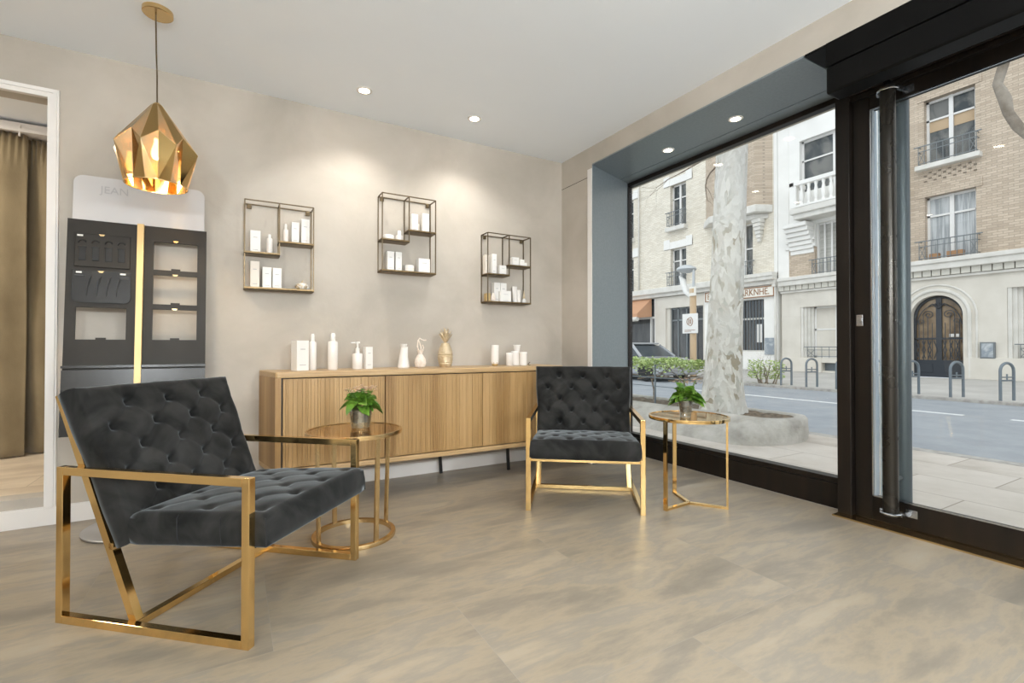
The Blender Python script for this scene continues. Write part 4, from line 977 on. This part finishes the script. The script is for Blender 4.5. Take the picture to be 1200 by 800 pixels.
# street lamp
sl = thing('street_lamp', 'tan street lamp post with round lamp head and a white sign', 'street lamp', (10.6,7.35,ZSW))
MB().tube([(0,0,0),(0,0,2.72)], .105, 14).build('post', M['pole_tan'], sl)
MB().tube([(0,-.02,2.7),(0,-.03,3.52)], .045, 10).build('upper_pole', M['lamp_grey'], sl)
f = MB(); f.lathe([(0,.16),(.16,.14),(.30,.06),(.33,0),(.30,-.04),(.16,-.10),(0,-.12)][::-1], 28, mtx=Matrix.Translation((0,.27,3.60))); f.tube([(0,-.03,3.50),(0,0,3.60),(0,.2,3.62)], .03, 8); f.build('lamp_head', M['lamp_grey'], sl)
f = MB(); f.tube([(0,.02,2.62),(-.02,.28,2.85),(0,.42,3.25),(0,.55,3.42)], [.05,.09,.10,.03], 10); f.build('folded_banner', M['render'], sl)
f = MB(); f.box(-.15,-.12,-.30,.32,1.45,2.10,bev=.01); b = f.build('sign_panel', M['render'], sl)
f = MB(); mt = Matrix.Translation((-.152,.01,1.84)) @ Matrix.Rotation(R(90),4,'Y')
f.tube([mt @ Vector((.13*math.sin(a)*(1+.12*math.cos(3*a)), .12*math.cos(a), 0)) for a in [2*math.pi*i/20 for i in range(20)]], .012, 5, closed=True)
for y in (-.05,0,.05): f.box(-.156,-.150,y+.0,y+.022,1.76,1.92)
f.box(-.156,-.150,-.2,.22,1.55,1.565); f.box(-.156,-.150,-.05,.22,1.51,1.525); f.build('sign_emblem', M['letter'], b)
f = MB(); f.box(-.14,-.11,-.22,.05,2.68,2.98,bev=.005); b = f.build('sign_panel', M['sign_white'], sl); f = MB(); f.box(-.146,-.138,-.15,-.05,2.78,2.92); f.box(-.146,-.138,-.03,.02,2.78,2.92); f.build('sign_emblem', M['pole_tan'], b)

# parked car
car = thing('parked_car', 'silver hatchback parked on the far side behind the hedge', 'car', (9.25,8.62,ZRD), 0)
prof = [(-1.95,.20),(-1.98,.42),(-1.90,.60),(-1.45,.72),(-1.00,.76),(-.55,1.12),(-.1,1.20),(.95,1.17),(1.45,1.05),(1.75,.74),(1.92,.66),(1.96,.4),(1.9,.2)]
f = MB(); mtx = Matrix(((0,0,1,0),(1,0,0,0),(0,1,0,0),(0,0,0,1)))
low = [(-1.95,.20),(-1.98,.42),(-1.90,.60),(-1.45,.72),(-1.00,.76),(1.75,.76),(1.92,.66),(1.96,.4),(1.9,.2)]
f.prism(low, -.80, .80, mtx=mtx); cb_ = f.build('car_body', M['car'], car, bevel=.06)
vs = []; cab = [(-1.02,.75,.76),(-.52,1.10,.62),(-.1,1.18,.60),(.95,1.15,.60),(1.45,1.03,.62),(1.76,.75,.74)]
f = MB()
for s in (-1,1): vs += [(s*w_,y,z) for y,z,w_ in cab]
n = 6; fs = [list(range(n))[::-1], list(range(n,2*n))]+[(i,(i+1)%n,n+(i+1)%n,n+i) for i in range(n)]
f.add(vs, fs); f.build('cabin_glass', M['car_glass'], car, bevel=.03)
f = MB(); f.box(-.60,.60,-.5,1.2,1.145,1.205,bev=.02)
for s in (-1,1):
    for (a,b_) in (((-1.02,.76),(-.50,1.13)),((.25,.76),(.22,1.15)),((1.72,.76),(1.35,1.10))): f.bar((s*.755,a[0],a[1]),(s*.62,b_[0],b_[1]),.06,.06)
f.build('roof', M['car'], car)
for s in (-1,1):
    for y in (-1.25,1.2):
        f = MB(); f.lathe([(0,-.09),(.30,-.09),(.33,-.05),(.33,.05),(.30,.09),(0,.09)], 24, mtx=Matrix.Translation((s*.74,y,.33)) @ Matrix.Rotation(R(90),4,'Y')); f.build('wheel', M['tyre'], car)

# ------------------------------------------------------------------ facades
FX = 17.4
def wall_cells(f, y0, y1, z0, z1, holes, x0=FX, th=.32):
    ys = sorted({y0,y1,*[min(max(h[0],y0),y1) for h in holes],*[min(max(h[1],y0),y1) for h in holes]})
    zs = sorted({z0,z1,*[min(max(h[2],z0),z1) for h in holes],*[min(max(h[3],z0),z1) for h in holes]})
    for a, b in zip(ys, ys[1:]):
        run = None
        for c, d in zip(zs, zs[1:]):
            my, mz = (a+b)/2, (c+d)/2
            hole = any(h[0] < my < h[1] and h[2] < mz < h[3] for h in holes)
            if hole:
                if run: f.box(x0,x0+th,a,b,run[0],run[1]); run = None
            else: run = (run[0], d) if run else (c, d)
        if run: f.box(x0,x0+th,a,b,run[0],run[1])
def window(par, y0, y1, z0, z1, x=FX, depth=.2, pane='pane', trans=.72, mull=True, label=None, blind=False):
    w_ = .07; xx = x+depth
    f = MB(); f.box(xx,xx+.06,y0,y0+w_,z0,z1); f.box(xx,xx+.06,y1-w_,y1,z0,z1); f.box(xx,xx+.06,y0,y1,z0,z0+w_); f.box(xx,xx+.06,y0,y1,z1-w_,z1)
    ym = (y0+y1)/2
    if mull: f.box(xx-.02,xx+.05,ym-.055,ym+.055,z0,z1)
    if trans: zt_ = z0+(z1-z0)*trans; f.box(xx,xx+.05,y0,y1,zt_-.03,zt_+.03)
    fr = f.build('window', M['win_frame'], par)
    if label: fr['label'] = label
    MB().box(xx+.06,xx+.075,y0,y1,z0,z1).build('pane', M[pane], fr)
    if blind:
        f = MB(); zt_ = z0+(z1-z0)*trans; f.box(xx+.045,xx+.058,y0+.07,ym-.06,zt_-.38,zt_-.03); f.box(xx+.045,xx+.058,ym+.06,y1-.07,zt_-.38,zt_-.03); f.build('blind', M['blind'], fr)
    return fr
def railing(par, y0, y1, z0, h, x=FX, out=.22, bars=9):
    f = MB(); xo = x-out
    for z in (z0+.05, z0+h*.72, z0+h): f.bar((xo,y0,z),(xo,y1,z),.025,.022); f.bar((xo,y0,z),(x+.1,y0,z),.022,.022); f.bar((xo,y1,z),(x+.1,y1,z),.022,.022)
    f.bar((xo,y0-.12,z0+h),(xo,y1+.12,z0+h),.04,.03)
    for i in range(bars+1): y = y0+(y1-y0)*i/bars; f.bar((xo,y,z0),(xo,y,z0+h),.016,.016)
    for i in (0,bars-1):
        a = y0+(y1-y0)*i/bars; b = y0+(y1-y0)*(i+1)/bars; f.bar((xo,a,z0+.05),(xo,b,z0+h*.7),.014,.014); f.bar((xo,b,z0+.05),(xo,a,z0+h*.7),.014,.014)
    return f.build('railing', M['rail'], par)

# ---- right hand building: arched door, tan brick, white bay
rb = thing('building', 'tan brick and pale stone apartment house with the arched iron door', 'building', (FX,2,ZSW))
rb.location = (0,0,0)
# arched opening centred y=3.30, half width .68, spring z=1.97
AC, AW, AS = 3.30, .68, 1.97
holesG = [(AC-AW,AC+AW,ZSW,AS+AW),(-.2,1.61,.61,2.72),(5.2,7.68,.53,2.56),(6.35,7.25,-.04,.30)]
holesG[3] = (6.2,6.85,.02,.33)
f = MB(); wall_cells(f,-8.0,8.45,ZSW,3.42,holesG)
# spandrels filling the square head of the arch
nA = 24
for s in (0,1):
    poly = []
    a0, a1 = (0, math.pi/2) if s == 0 else (math.pi/2, math.pi)
    arc = [(AC+AW*math.cos(a0+(a1-a0)*i/nA), AS+AW*math.sin(a0+(a1-a0)*i/nA)) for i in range(nA+1)]
    corner = (AC+AW if s == 0 else AC-AW, AS+AW)
    for i in range(nA):
        p, q = arc[i], arc[i+1]
        vs = [(FX,*p),(FX,*q),(FX,*corner),(FX+.32,*p),(FX+.32,*q),(FX+.32,*corner)]
        f.add(vs, [(0,1,2),(5,4,3),(0,3,4,1)])
f.build('ground_floor_wall', M['stone'], rb)
f = MB(); f.box(FX-.06,FX,-8,AC-AW-.02,ZSW,.62); f.box(FX-.06,FX,AC+AW+.02,6.2,ZSW,.52); f.box(FX-.06,FX,6.85,8.45,ZSW,.52); f.box(FX-.06,FX,6.2,6.85,.33,.52); f.build('plinth', M['stone'], rb, bevel=.01)
f = MB()
for rr, px, pr in ((AW+.16,-.05,.10),(AW+.33,-.02,.04)):
    pts = [(FX-.01, AC+rr*math.cos(a), AS+rr*math.sin(a)) for a in [math.pi*i/32 for i in range(33)]]
    f.tube([(FX-.01,AC+rr,.0)]+pts+[(FX-.01,AC-rr,.0)], .055 if pr > .05 else .03, 8)
f.build('door_surround', M['moulding'], rb)
# cornice with dentils
f = MB(); f.box(FX-.28,FX+.02,-8,8.45,3.46,3.78,bev=.02); f.box(FX-.34,FX+.02,-8,8.45,3.66,3.80,bev=.02); f.box(FX-.10,FX+.02,-8,8.45,3.18,3.26,bev=.01); f.build('cornice', M['moulding'], rb)
f = MB(); y = -7.9
while y < 8.3: f.box(FX-.16,FX,y,y+.215,3.27,3.46); y += .245
f.build('dentil_course', M['dentil'], rb)
# arched iron door
f = MB(); xd = FX+.22
f.box(xd,xd+.07,AC-.075,AC+.075,ZSW,AS+AW-.02)
for s in (-1,1):
    a, b = (AC+.075, AC+AW) if s > 0 else (AC-AW, AC-.075)
    f.box(xd,xd+.06,a,b,ZSW,.52); f.box(xd,xd+.06,a,b,1.20,1.26); f.box(xd-.02,xd,a+.09,b-.09,.10,.40,bev=.02)
    f.box(xd,xd+.06,b-.07 if s>0 else a, b if s>0 else a+.07,.5,AS)
f.tube([(xd+.03,AC+(AW-.05)*math.cos(a),AS+(AW-.05)*math.sin(a)) for a in [math.pi*i/24 for i in range(25)]], .05, 6)
f.build('entrance_door', M['door_iron'], rb); ed = rb.children[-1] if rb.children else None
ed = bpy.data.objects['entrance_door']
f = MB()
for s in (-1,1):
    for k, h_ in enumerate((1.75,1.98,2.02,1.85)):
        y = AC+s*(.17+.12*k); f.tube([(xd-.005,y,.52),(xd-.005,y,h_)], .011, 6)
    cy_, cz_ = AC+s*.26, 2.02
    f.tube([(xd-.01,cy_+s*(.15-.0055*i)*math.cos(i*.42)*1.0, cz_+(.15-.0055*i)*math.sin(i*.42)) for i in range(24)], .014, 6)
    f.tube([(xd-.01,AC+s*(.12+.48*math.sin(q)), 1.55+.78*math.cos(q)) for q in [R(8*i) for i in range(11)]], .014, 6)
    cy_, cz_ = AC+s*.48, 1.78
    f.tube([(xd-.01,cy_-s*(.10-.005*i)*math.cos(i*.45), cz_+(.10-.005*i)*math.sin(i*.45)) for i in range(18)], .012, 6)
    for k in range(7): y = AC+s*(.12+.08*k); f.tube([(xd-.01,y,.56),(xd-.01,y+.08*(1 if k%2 else -1),.85),(xd-.01,y,1.15)], .014, 6)
for k in range(5): f.tube([(xd-.03,AC,2.22),(xd-.03,AC+(k-2)*.08,2.38),(xd-.03,AC+(k-2)*.13,2.30+.06*(2-abs(k-2)))], .02, 6)
f.build('scroll_grille', M['door_iron'], ed)
f = MB(); f.box(xd+.07,xd+.08,AC-AW,AC+AW,.3,AS+AW); f.build('door_glazing', M['door_glass'], ed)
f = MB(); f.box(xd+.055,xd+.068,2.93,3.05,1.28,1.38); f.box(xd+.055,xd+.068,2.78,2.88,1.28,1.38); f.build('notice', M['pack'], ed)
# ground-floor windows with fluted reveals
for (y0,y1,z0,z1,side) in ((-.2,1.61,.61,2.72,1),(5.2,7.68,.53,2.56,1)):
    f = MB()
    for i in range(4): f.box(FX+.02+.07*i,FX+.09+.07*i,y1-.10*(i+1),y1,z0,z1); f.box(FX+.02+.07*i,FX+.09+.07*i,y0,y0+.10*(i+1),z0,z1)
    f.build('fluted_reveal', M['moulding'], rb, bevel=.012)
    window(rb,y0+.4,y1-.4,z0,z1,depth=.3,pane='net',trans=.55)
    railing(rb,y0+.28,y1-.28,z0+.0,.42,out=.02,bars=7)
f = MB(); f.box(FX+.2,FX+.25,6.2,6.85,.02,.33); f.build('cellar_grille', M['hoop'], rb)
f = MB(); f.box(FX-.07,FX-.0,1.86,2.21,.60,1.10,bev=.01); b = f.build('notice_box', M['rail'], rb); f = MB(); f.box(FX-.085,FX-.07,1.90,2.17,.64,1.06); f.build('notice_box_glass', M['grey_panel'], b)
# upper floors right: tan brick
holes = [(2.28,3.57,3.80,5.93),(2.28,3.57,6.98,9.15),(2.28,3.57,10.2,12.3),(5.2,7.10,3.80,5.85),(5.2,7.68,7.2,9.33)]
holes += [(-.6,.7,3.80,5.93),(-.6,.7,6.98,9.15)]
f = MB(); wall_cells(f,-8.0,4.75,3.42,13.5,holes); wall_cells(f,7.10,8.12,3.42,4.95,[],x0=FX-.0); f.build('brick_wall', M['tan_brick'], rb)
f = MB(); wall_cells(f,4.75,7.10,3.42,13.5,holes); wall_cells(f,7.10,8.12,4.95,13.5,holes); f.box(FX-.02,FX+.3,8.12,8.58,3.42,13.5); f.box(FX-.12,FX+.3,7.0,8.58,10.15,10.40); f.build('rendered_bay', M['render'], rb)
for (z0,z1,pn,bl) in ((3.82,5.93,'net',False),(6.98,9.15,'pane',True),(10.2,12.3,'pane',False)):
    window(rb,2.28,3.57,z0,z1,pane=pn,blind=bl,trans=.70); railing(rb,2.2,3.66,z0,.62,out=.2)
    f = MB(); f.box(FX-.24,FX+.05,2.12,3.76,z0-.16,z0,bev=.02); f.build('window_sill', M['moulding'], rb)
    f = MB(); f.box(FX-.02,FX+.02,2.12,3.74,z1,z1+.28); f.build('flat_arch', M['tan_brick'], rb)
    f = MB()
    for i in range(11):
        for j in range(4):
            if (i+j)%2 == 0: f.box(FX-.012,FX,2.25+i*.125,2.25+i*.125+.08,z0-.55+j*.09,z0-.55+j*.09+.05)
    if z0 > 5: f.build('brick_lattice', M['lattice'], rb)
for (z0,z1) in ((3.82,5.93),(6.98,9.15)): window(rb,-.6,.7,z0,z1); railing(rb,-.68,.78,z0,.62,out=.2)
f = MB(); f.box(FX-.18,FX-.02,2.55,2.95,3.84,4.02); f.box(FX-.18,FX-.02,3.15,3.40,3.84,4.0); f.build('window_box', M['wicker'], rb)
# bay: balcony with balusters, shuttered window, corbel
window(rb,5.2,7.68,7.2,9.33,pane='pane',trans=.62)
sw = window(rb,5.2,7.10,3.80,5.85,pane='shutter',trans=None,mull=False); f = MB()
for i in range(8): f.box(FX+.15,FX+.20,5.2+i*.262,5.2+i*.262+.06,3.80,5.85)
f.build('shutter_stile', M['win_frame'], sw)
railing(rb,5.2,7.15,3.82,.58,out=.12,bars=14)
f = MB(); f.box(FX-.85,FX,4.0,7.62,6.18,6.42,bev=.03); f.box(FX-.75,FX,4.1,7.52,5.98,6.20,bev=.03); f.build('balcony_slab', M['moulding'], rb)
f = MB(); f.box(FX-.86,FX-.64,4.0,7.62,7.28,7.44,bev=.02); f.box(FX-.84,FX-.64,7.36,7.60,6.42,7.3,bev=.01); f.box(FX-.86,FX-.64,4.0,7.4,6.42,6.50); f.box(FX-.86,FX,7.42,7.62,7.28,7.44,bev=.02); f.build('balustrade_rail', M['render'], rb)
for i in range(12):
    y = 7.18-.27*i; MB().lathe([(.07,6.50),(.07,6.55),(.045,6.60),(.085,6.80),(.075,6.92),(.045,7.12),(.06,7.2),(.07,7.28)], 14, cx=FX-.75, cy=y).build('baluster', M['render'], rb)
f = MB()
for i in range(7): o_ = .62*(1-i/7)**1.3; f.box(FX-o_,FX,7.12,8.05-.10*i*.0,5.90-.17*(i+1),5.90-.17*i,bev=.03)
f.box(FX-.10,FX,7.05,8.25,4.95,5.08,bev=.02); f.box(FX-.14,FX,7.05,8.2,5.2,5.3,bev=.02)
f.build('corbel', M['render'], rb)
f = MB(); f.box(FX+.32,FX+9,-8,8.58,ZSW,13.5); f.build('building_mass', M['stone'], rb)

# ---- left hand building: cream brick, shops
lb = thing('building', 'cream brick apartment house with shops on the ground floor', 'building', (0,0,0))
hw = []
for (y0,y1) in ((13.4,14.43),(17.15,18.2),(20.6,21.6)):
    for (z0,z1) in ((4.06,6.1),(7.2,9.45),(10.6,12.7)): hw.append((y0,y1,z0,z1))
bay = [(9.75,10.75,4.0,6.5)]
f = MB(); f.box(FX-.02,FX+.32,8.60,8.76,4.12,13.5); f.build('party_wall_strip', M['render'], lb)
f = MB(); wall_cells(f,8.78,26,3.6,13.6,hw+bay); f.build('brick_wall', M['cream_brick'], lb)
for (y0,y1,z0,z1) in hw:
    window(lb,y0,y1,z0,z1,trans=.68); railing(lb,y0-.02,y1+.02,z0+.05,.72,out=.24,bars=7)
    f = MB(); f.box(FX-.30,FX+.05,y0-.12,y1+.12,z0-.22,z0,bev=.02); f.build('window_sill', M['moulding'], lb)
    f = MB(); f.box(FX-.03,FX+.02,y0-.40,y1+.42,z1,z1+.36); f.box(FX-.05,FX+.02,y0-.40,y0-.02,z1+.0,z1+.5); f.box(FX-.05,FX+.02,y1+.02,y1+.42,z1+.0,z1+.5); f.build('lintel', M['render'], lb)
window(lb,9.75,10.75,4.0,6.5,trans=.55); railing(lb,9.7,10.8,4.05,.72,out=.14,bars=7)
# oriel above
f = MB(); f.prism([(FX,8.82),(FX-.55,9.25),(FX-.55,11.4),(FX,12.2)], 7.05, 13.5); f.build('oriel', M['tan_brick'], lb)
f = MB(); f.prism([(FX,8.80),(FX-.72,9.15),(FX-.72,11.5),(FX,12.35)], 6.72, 7.05); f.prism([(FX,9.0),(FX-.45,9.4),(FX-.45,11.2),(FX,11.9)], 6.5, 6.72); f.build('oriel_ledge', M['moulding'], lb, bevel=.04)
f = MB(); f.box(FX-.68,FX-.55,9.75,10.95,7.5,9.4); wn = f.build('window', M['win_frame'], lb); f = MB(); f.box(FX-.70,FX-.68,9.83,10.30,7.58,9.3); f.box(FX-.70,FX-.68,10.38,10.87,7.58,9.3); f.build('pane', M['pane'], wn)
railing(lb,9.7,11.0,7.3,.7,x=FX-.55,out=.25,bars=7)
f = MB()
for i in range(6): f.box(FX-.40+.05*i,FX,9.15+.03*i,9.55-.02*i,6.5-.16*(i+1),6.5-.16*i,bev=.02)
f.build('corbel', M['moulding'], lb)
f = MB(); f.box(FX-.36,FX+.02,8.62,26,3.80,4.10,bev=.04); f.box(FX-.20,FX+.02,8.60,26,3.62,3.82,bev=.03); f.box(FX-.42,FX,8.61,10.2,3.96,4.12,bev=.02); f.build('cornice', M['moulding'], lb)
# ground floor
f = MB(); wall_cells(f,12.28,15.50,ZSW,3.62,[(12.39,14.78,ZSW,3.0)],th=.32); f.box(FX+.10,FX+.32,14.55,14.78,ZSW,3.0); f.build('ground_floor_wall', M['stone'], lb)
f = MB(); f.box(FX+.25,FX+.30,12.39,14.6,ZSW,3.0); sf = f.build('shop_entrance', M['shop_dark'], lb); f = MB()
for y in (12.42,12.95,13.55,14.1,14.55): f.box(FX+.20,FX+.25,y-.035,y+.035,ZSW,3.0)
f.box(FX+.20,FX+.25,12.39,14.6,2.30,2.38); f.box(FX+.20,FX+.25,12.39,14.6,2.93,3.0); f.build('shop_mullions', M['rail'], sf)
f = MB(); f.box(FX+.20,FX+.3,15.5,19.5,ZSW,3.62); s2 = f.build('shopfront', M['shop_dark'], lb); s2['label'] = 'dark glazed shopfront under the awning'
f = MB(); f.box(FX+.05,FX+.2,15.50,15.62,ZSW,3.62); f.box(FX+.05,FX+.2,15.85,15.93,ZSW,2.6); f.box(FX+.1,FX+.2,15.5,19.5,2.5,2.62); f.box(FX+.1,FX+.2,15.5,19.5,ZSW,.5); f.build('shopfront_frame', M['win_frame'], s2)
f = MB(); f.add([(FX-.02,15.75,3.60),(FX-.02,19.5,3.60),(FX-1.1,19.5,2.75),(FX-1.1,15.75,2.75),(FX-1.1,19.5,2.52),(FX-1.1,15.75,2.52),(FX-.02,15.75,2.60),(FX-.02,19.5,2.6)],
   [(0,1,2,3),(3,2,4,5),(0,3,5,6),(1,7,4,2),(6,5,4,7),(0,6,7,1)]); f.build('awning', M['awning'], lb)
f = MB(); f.tube([(FX-1.08,15.75,2.45),(FX-1.08,19.5,2.45)], .12, 12); f.build('awning_roller', M['moulding'], lb)
# white shop
ws = [(9.21,11.6,.74,3.04)]
f = MB(); wall_cells(f,8.60,12.28,ZSW,3.62,ws,x0=FX-.04,th=.36); f.build('white_shop_wall', M['render'], lb)
f = MB(); f.box(FX+.26,FX+.30,9.21,11.6,.74,3.04); sw = f.build('shop_window', M['shop_dark'], lb)
f = MB()
for y in (9.24,10.42,11.57): f.box(FX+.10,FX+.2,y-.05,y+.05,.74,3.04)
f.box(FX+.10,FX+.2,9.21,10.42,2.16,2.24); f.box(FX+.10,FX+.2,9.21,11.6,.74,.80); f.build('shop_window_frame', M['moulding'], sw)
f = MB(); y = 9.32
while y < 11.5: f.box(FX+.02,FX+.05,y,y+.025,.80,3.02); y += .145
f.build('window_bars', M['hoop'], sw)
f = MB(); f.box(FX+.06,FX+.09,9.35,9.62,1.15,1.95); f.build('notice', M['pack'], sw)
f = MB(); f.box(FX-.14,FX-.04,8.74,12.15,3.12,3.56,bev=.01); sgn = f.build('shop_sign', M['sign_white'], lb)
f = MB(); f.box(FX-.16,FX-.13,8.70,12.15,3.53,3.57); f.box(FX-.16,FX-.13,8.70,12.15,3.11,3.15); f.box(FX-.16,FX-.13,8.68,8.73,3.11,3.57); f.box(FX-.16,FX-.13,12.1,12.15,3.11,3.57); f.build('sign_border', M['letter'], sgn)
face = Matrix(((0,0,-1,0),(-1,0,0,0),(0,1,0,0),(0,0,0,1)))      # text x -> -y, y -> z, facing -x
sx = Matrix.Diagonal((.92,1.15,1,1))
text_part('sign_lettering', '.ARKNHE.', .36, M['letter'], sgn, Matrix.Translation((FX-.145,9.62,3.34)) @ face @ sx, .008)
text_part('sign_lettering', 'E', .34, M['letter'], sgn, Matrix.Translation((FX-.145,11.95,3.34)) @ face @ sx, .008)
f = MB(); f.box(FX-.08,FX-.04,8.73,9.17,.62,1.34,bev=.005); f.build('poster', M['grey_panel'], lb)
f = MB(); f.tube([(FX-.12,8.66,ZSW),(FX-.12,8.66,3.5)], .045, 10); f.box(FX-.20,FX-.05,8.605,8.76,3.5,3.62); f.tube([(FX-.08,16.65,4.1),(FX-.08,16.65,13)], .04, 8); f.build('downpipe', M['moulding'], lb)
f = MB(); f.box(FX+.32,FX+9,8.78,26,ZSW,13.6); f.build('building_mass', M['stone'], lb)

# ================================================================== light, camera
world = bpy.data.worlds.new('overcast_sky'); bpy.context.scene.world = world; world.use_nodes = True; t = world.node_tree; N = t.nodes; L = t.links
bg = N['Background']; bg.inputs['Strength'].default_value = 1.55
tc = N.new('ShaderNodeTexCoord'); sp = N.new('ShaderNodeSeparateXYZ'); L.new(tc.outputs['Generated'], sp.inputs[0])
r = N.new('ShaderNodeValToRGB'); e = r.color_ramp.elements; e[0].position = .0; e[0].color = (.80,.84,.90,1); e[1].position = .9; e[1].color = (.92,.96,1,1)
L.new(sp.outputs['Z'], r.inputs['Fac']); L.new(r.outputs['Color'], bg.inputs['Color'])
su = bpy.data.lights.new('hazy_sun', 'SUN'); su.energy = .75; su.angle = R(40); su.color = (1,.97,.92)
o = bpy.data.objects.new('hazy_sun', su); o.rotation_euler = (R(20), R(-48), 0); C.objects.link(o)
# sky portals help the sampler look out through the glass
for (y, w_) in ((-1.13,1.8),(-2.68,1.0),(-3.95,1.2)):
    l = bpy.data.lights.new('sky_portal', 'AREA'); l.shape = 'RECTANGLE'; l.size = 2.25; l.size_y = w_; l.cycles.is_portal = True
    o = bpy.data.objects.new('sky_portal', l); o.location = (.70, y, 1.3); o.rotation_euler = (0, R(90), 0); C.objects.link(o)

cam = bpy.data.cameras.new('camera'); co = bpy.data.objects.new('camera', cam); C.objects.link(co)
cam.sensor_fit = 'HORIZONTAL'; cam.sensor_width = 36; cam.lens = 36*566.7/1200; cam.clip_start = .05; cam.clip_end = 200
co.location = (-2.5515,-3.5514,.97); co.rotation_euler = (R(90)+.0102, 0, -.5201)
sc = bpy.context.scene; sc.camera = co
sc.view_settings.view_transform = 'Standard'; sc.view_settings.look = 'None'; sc.view_settings.exposure = 0.0; sc.view_settings.gamma = 1
sc.view_settings.use_curve_mapping = False
sc.cycles.use_denoising = True
sc.cycles.max_bounces = 10; sc.cycles.diffuse_bounces = 5; sc.cycles.glossy_bounces = 5; sc.cycles.transparent_max_bounces = 12
sc.cycles.sample_clamp_indirect = 6
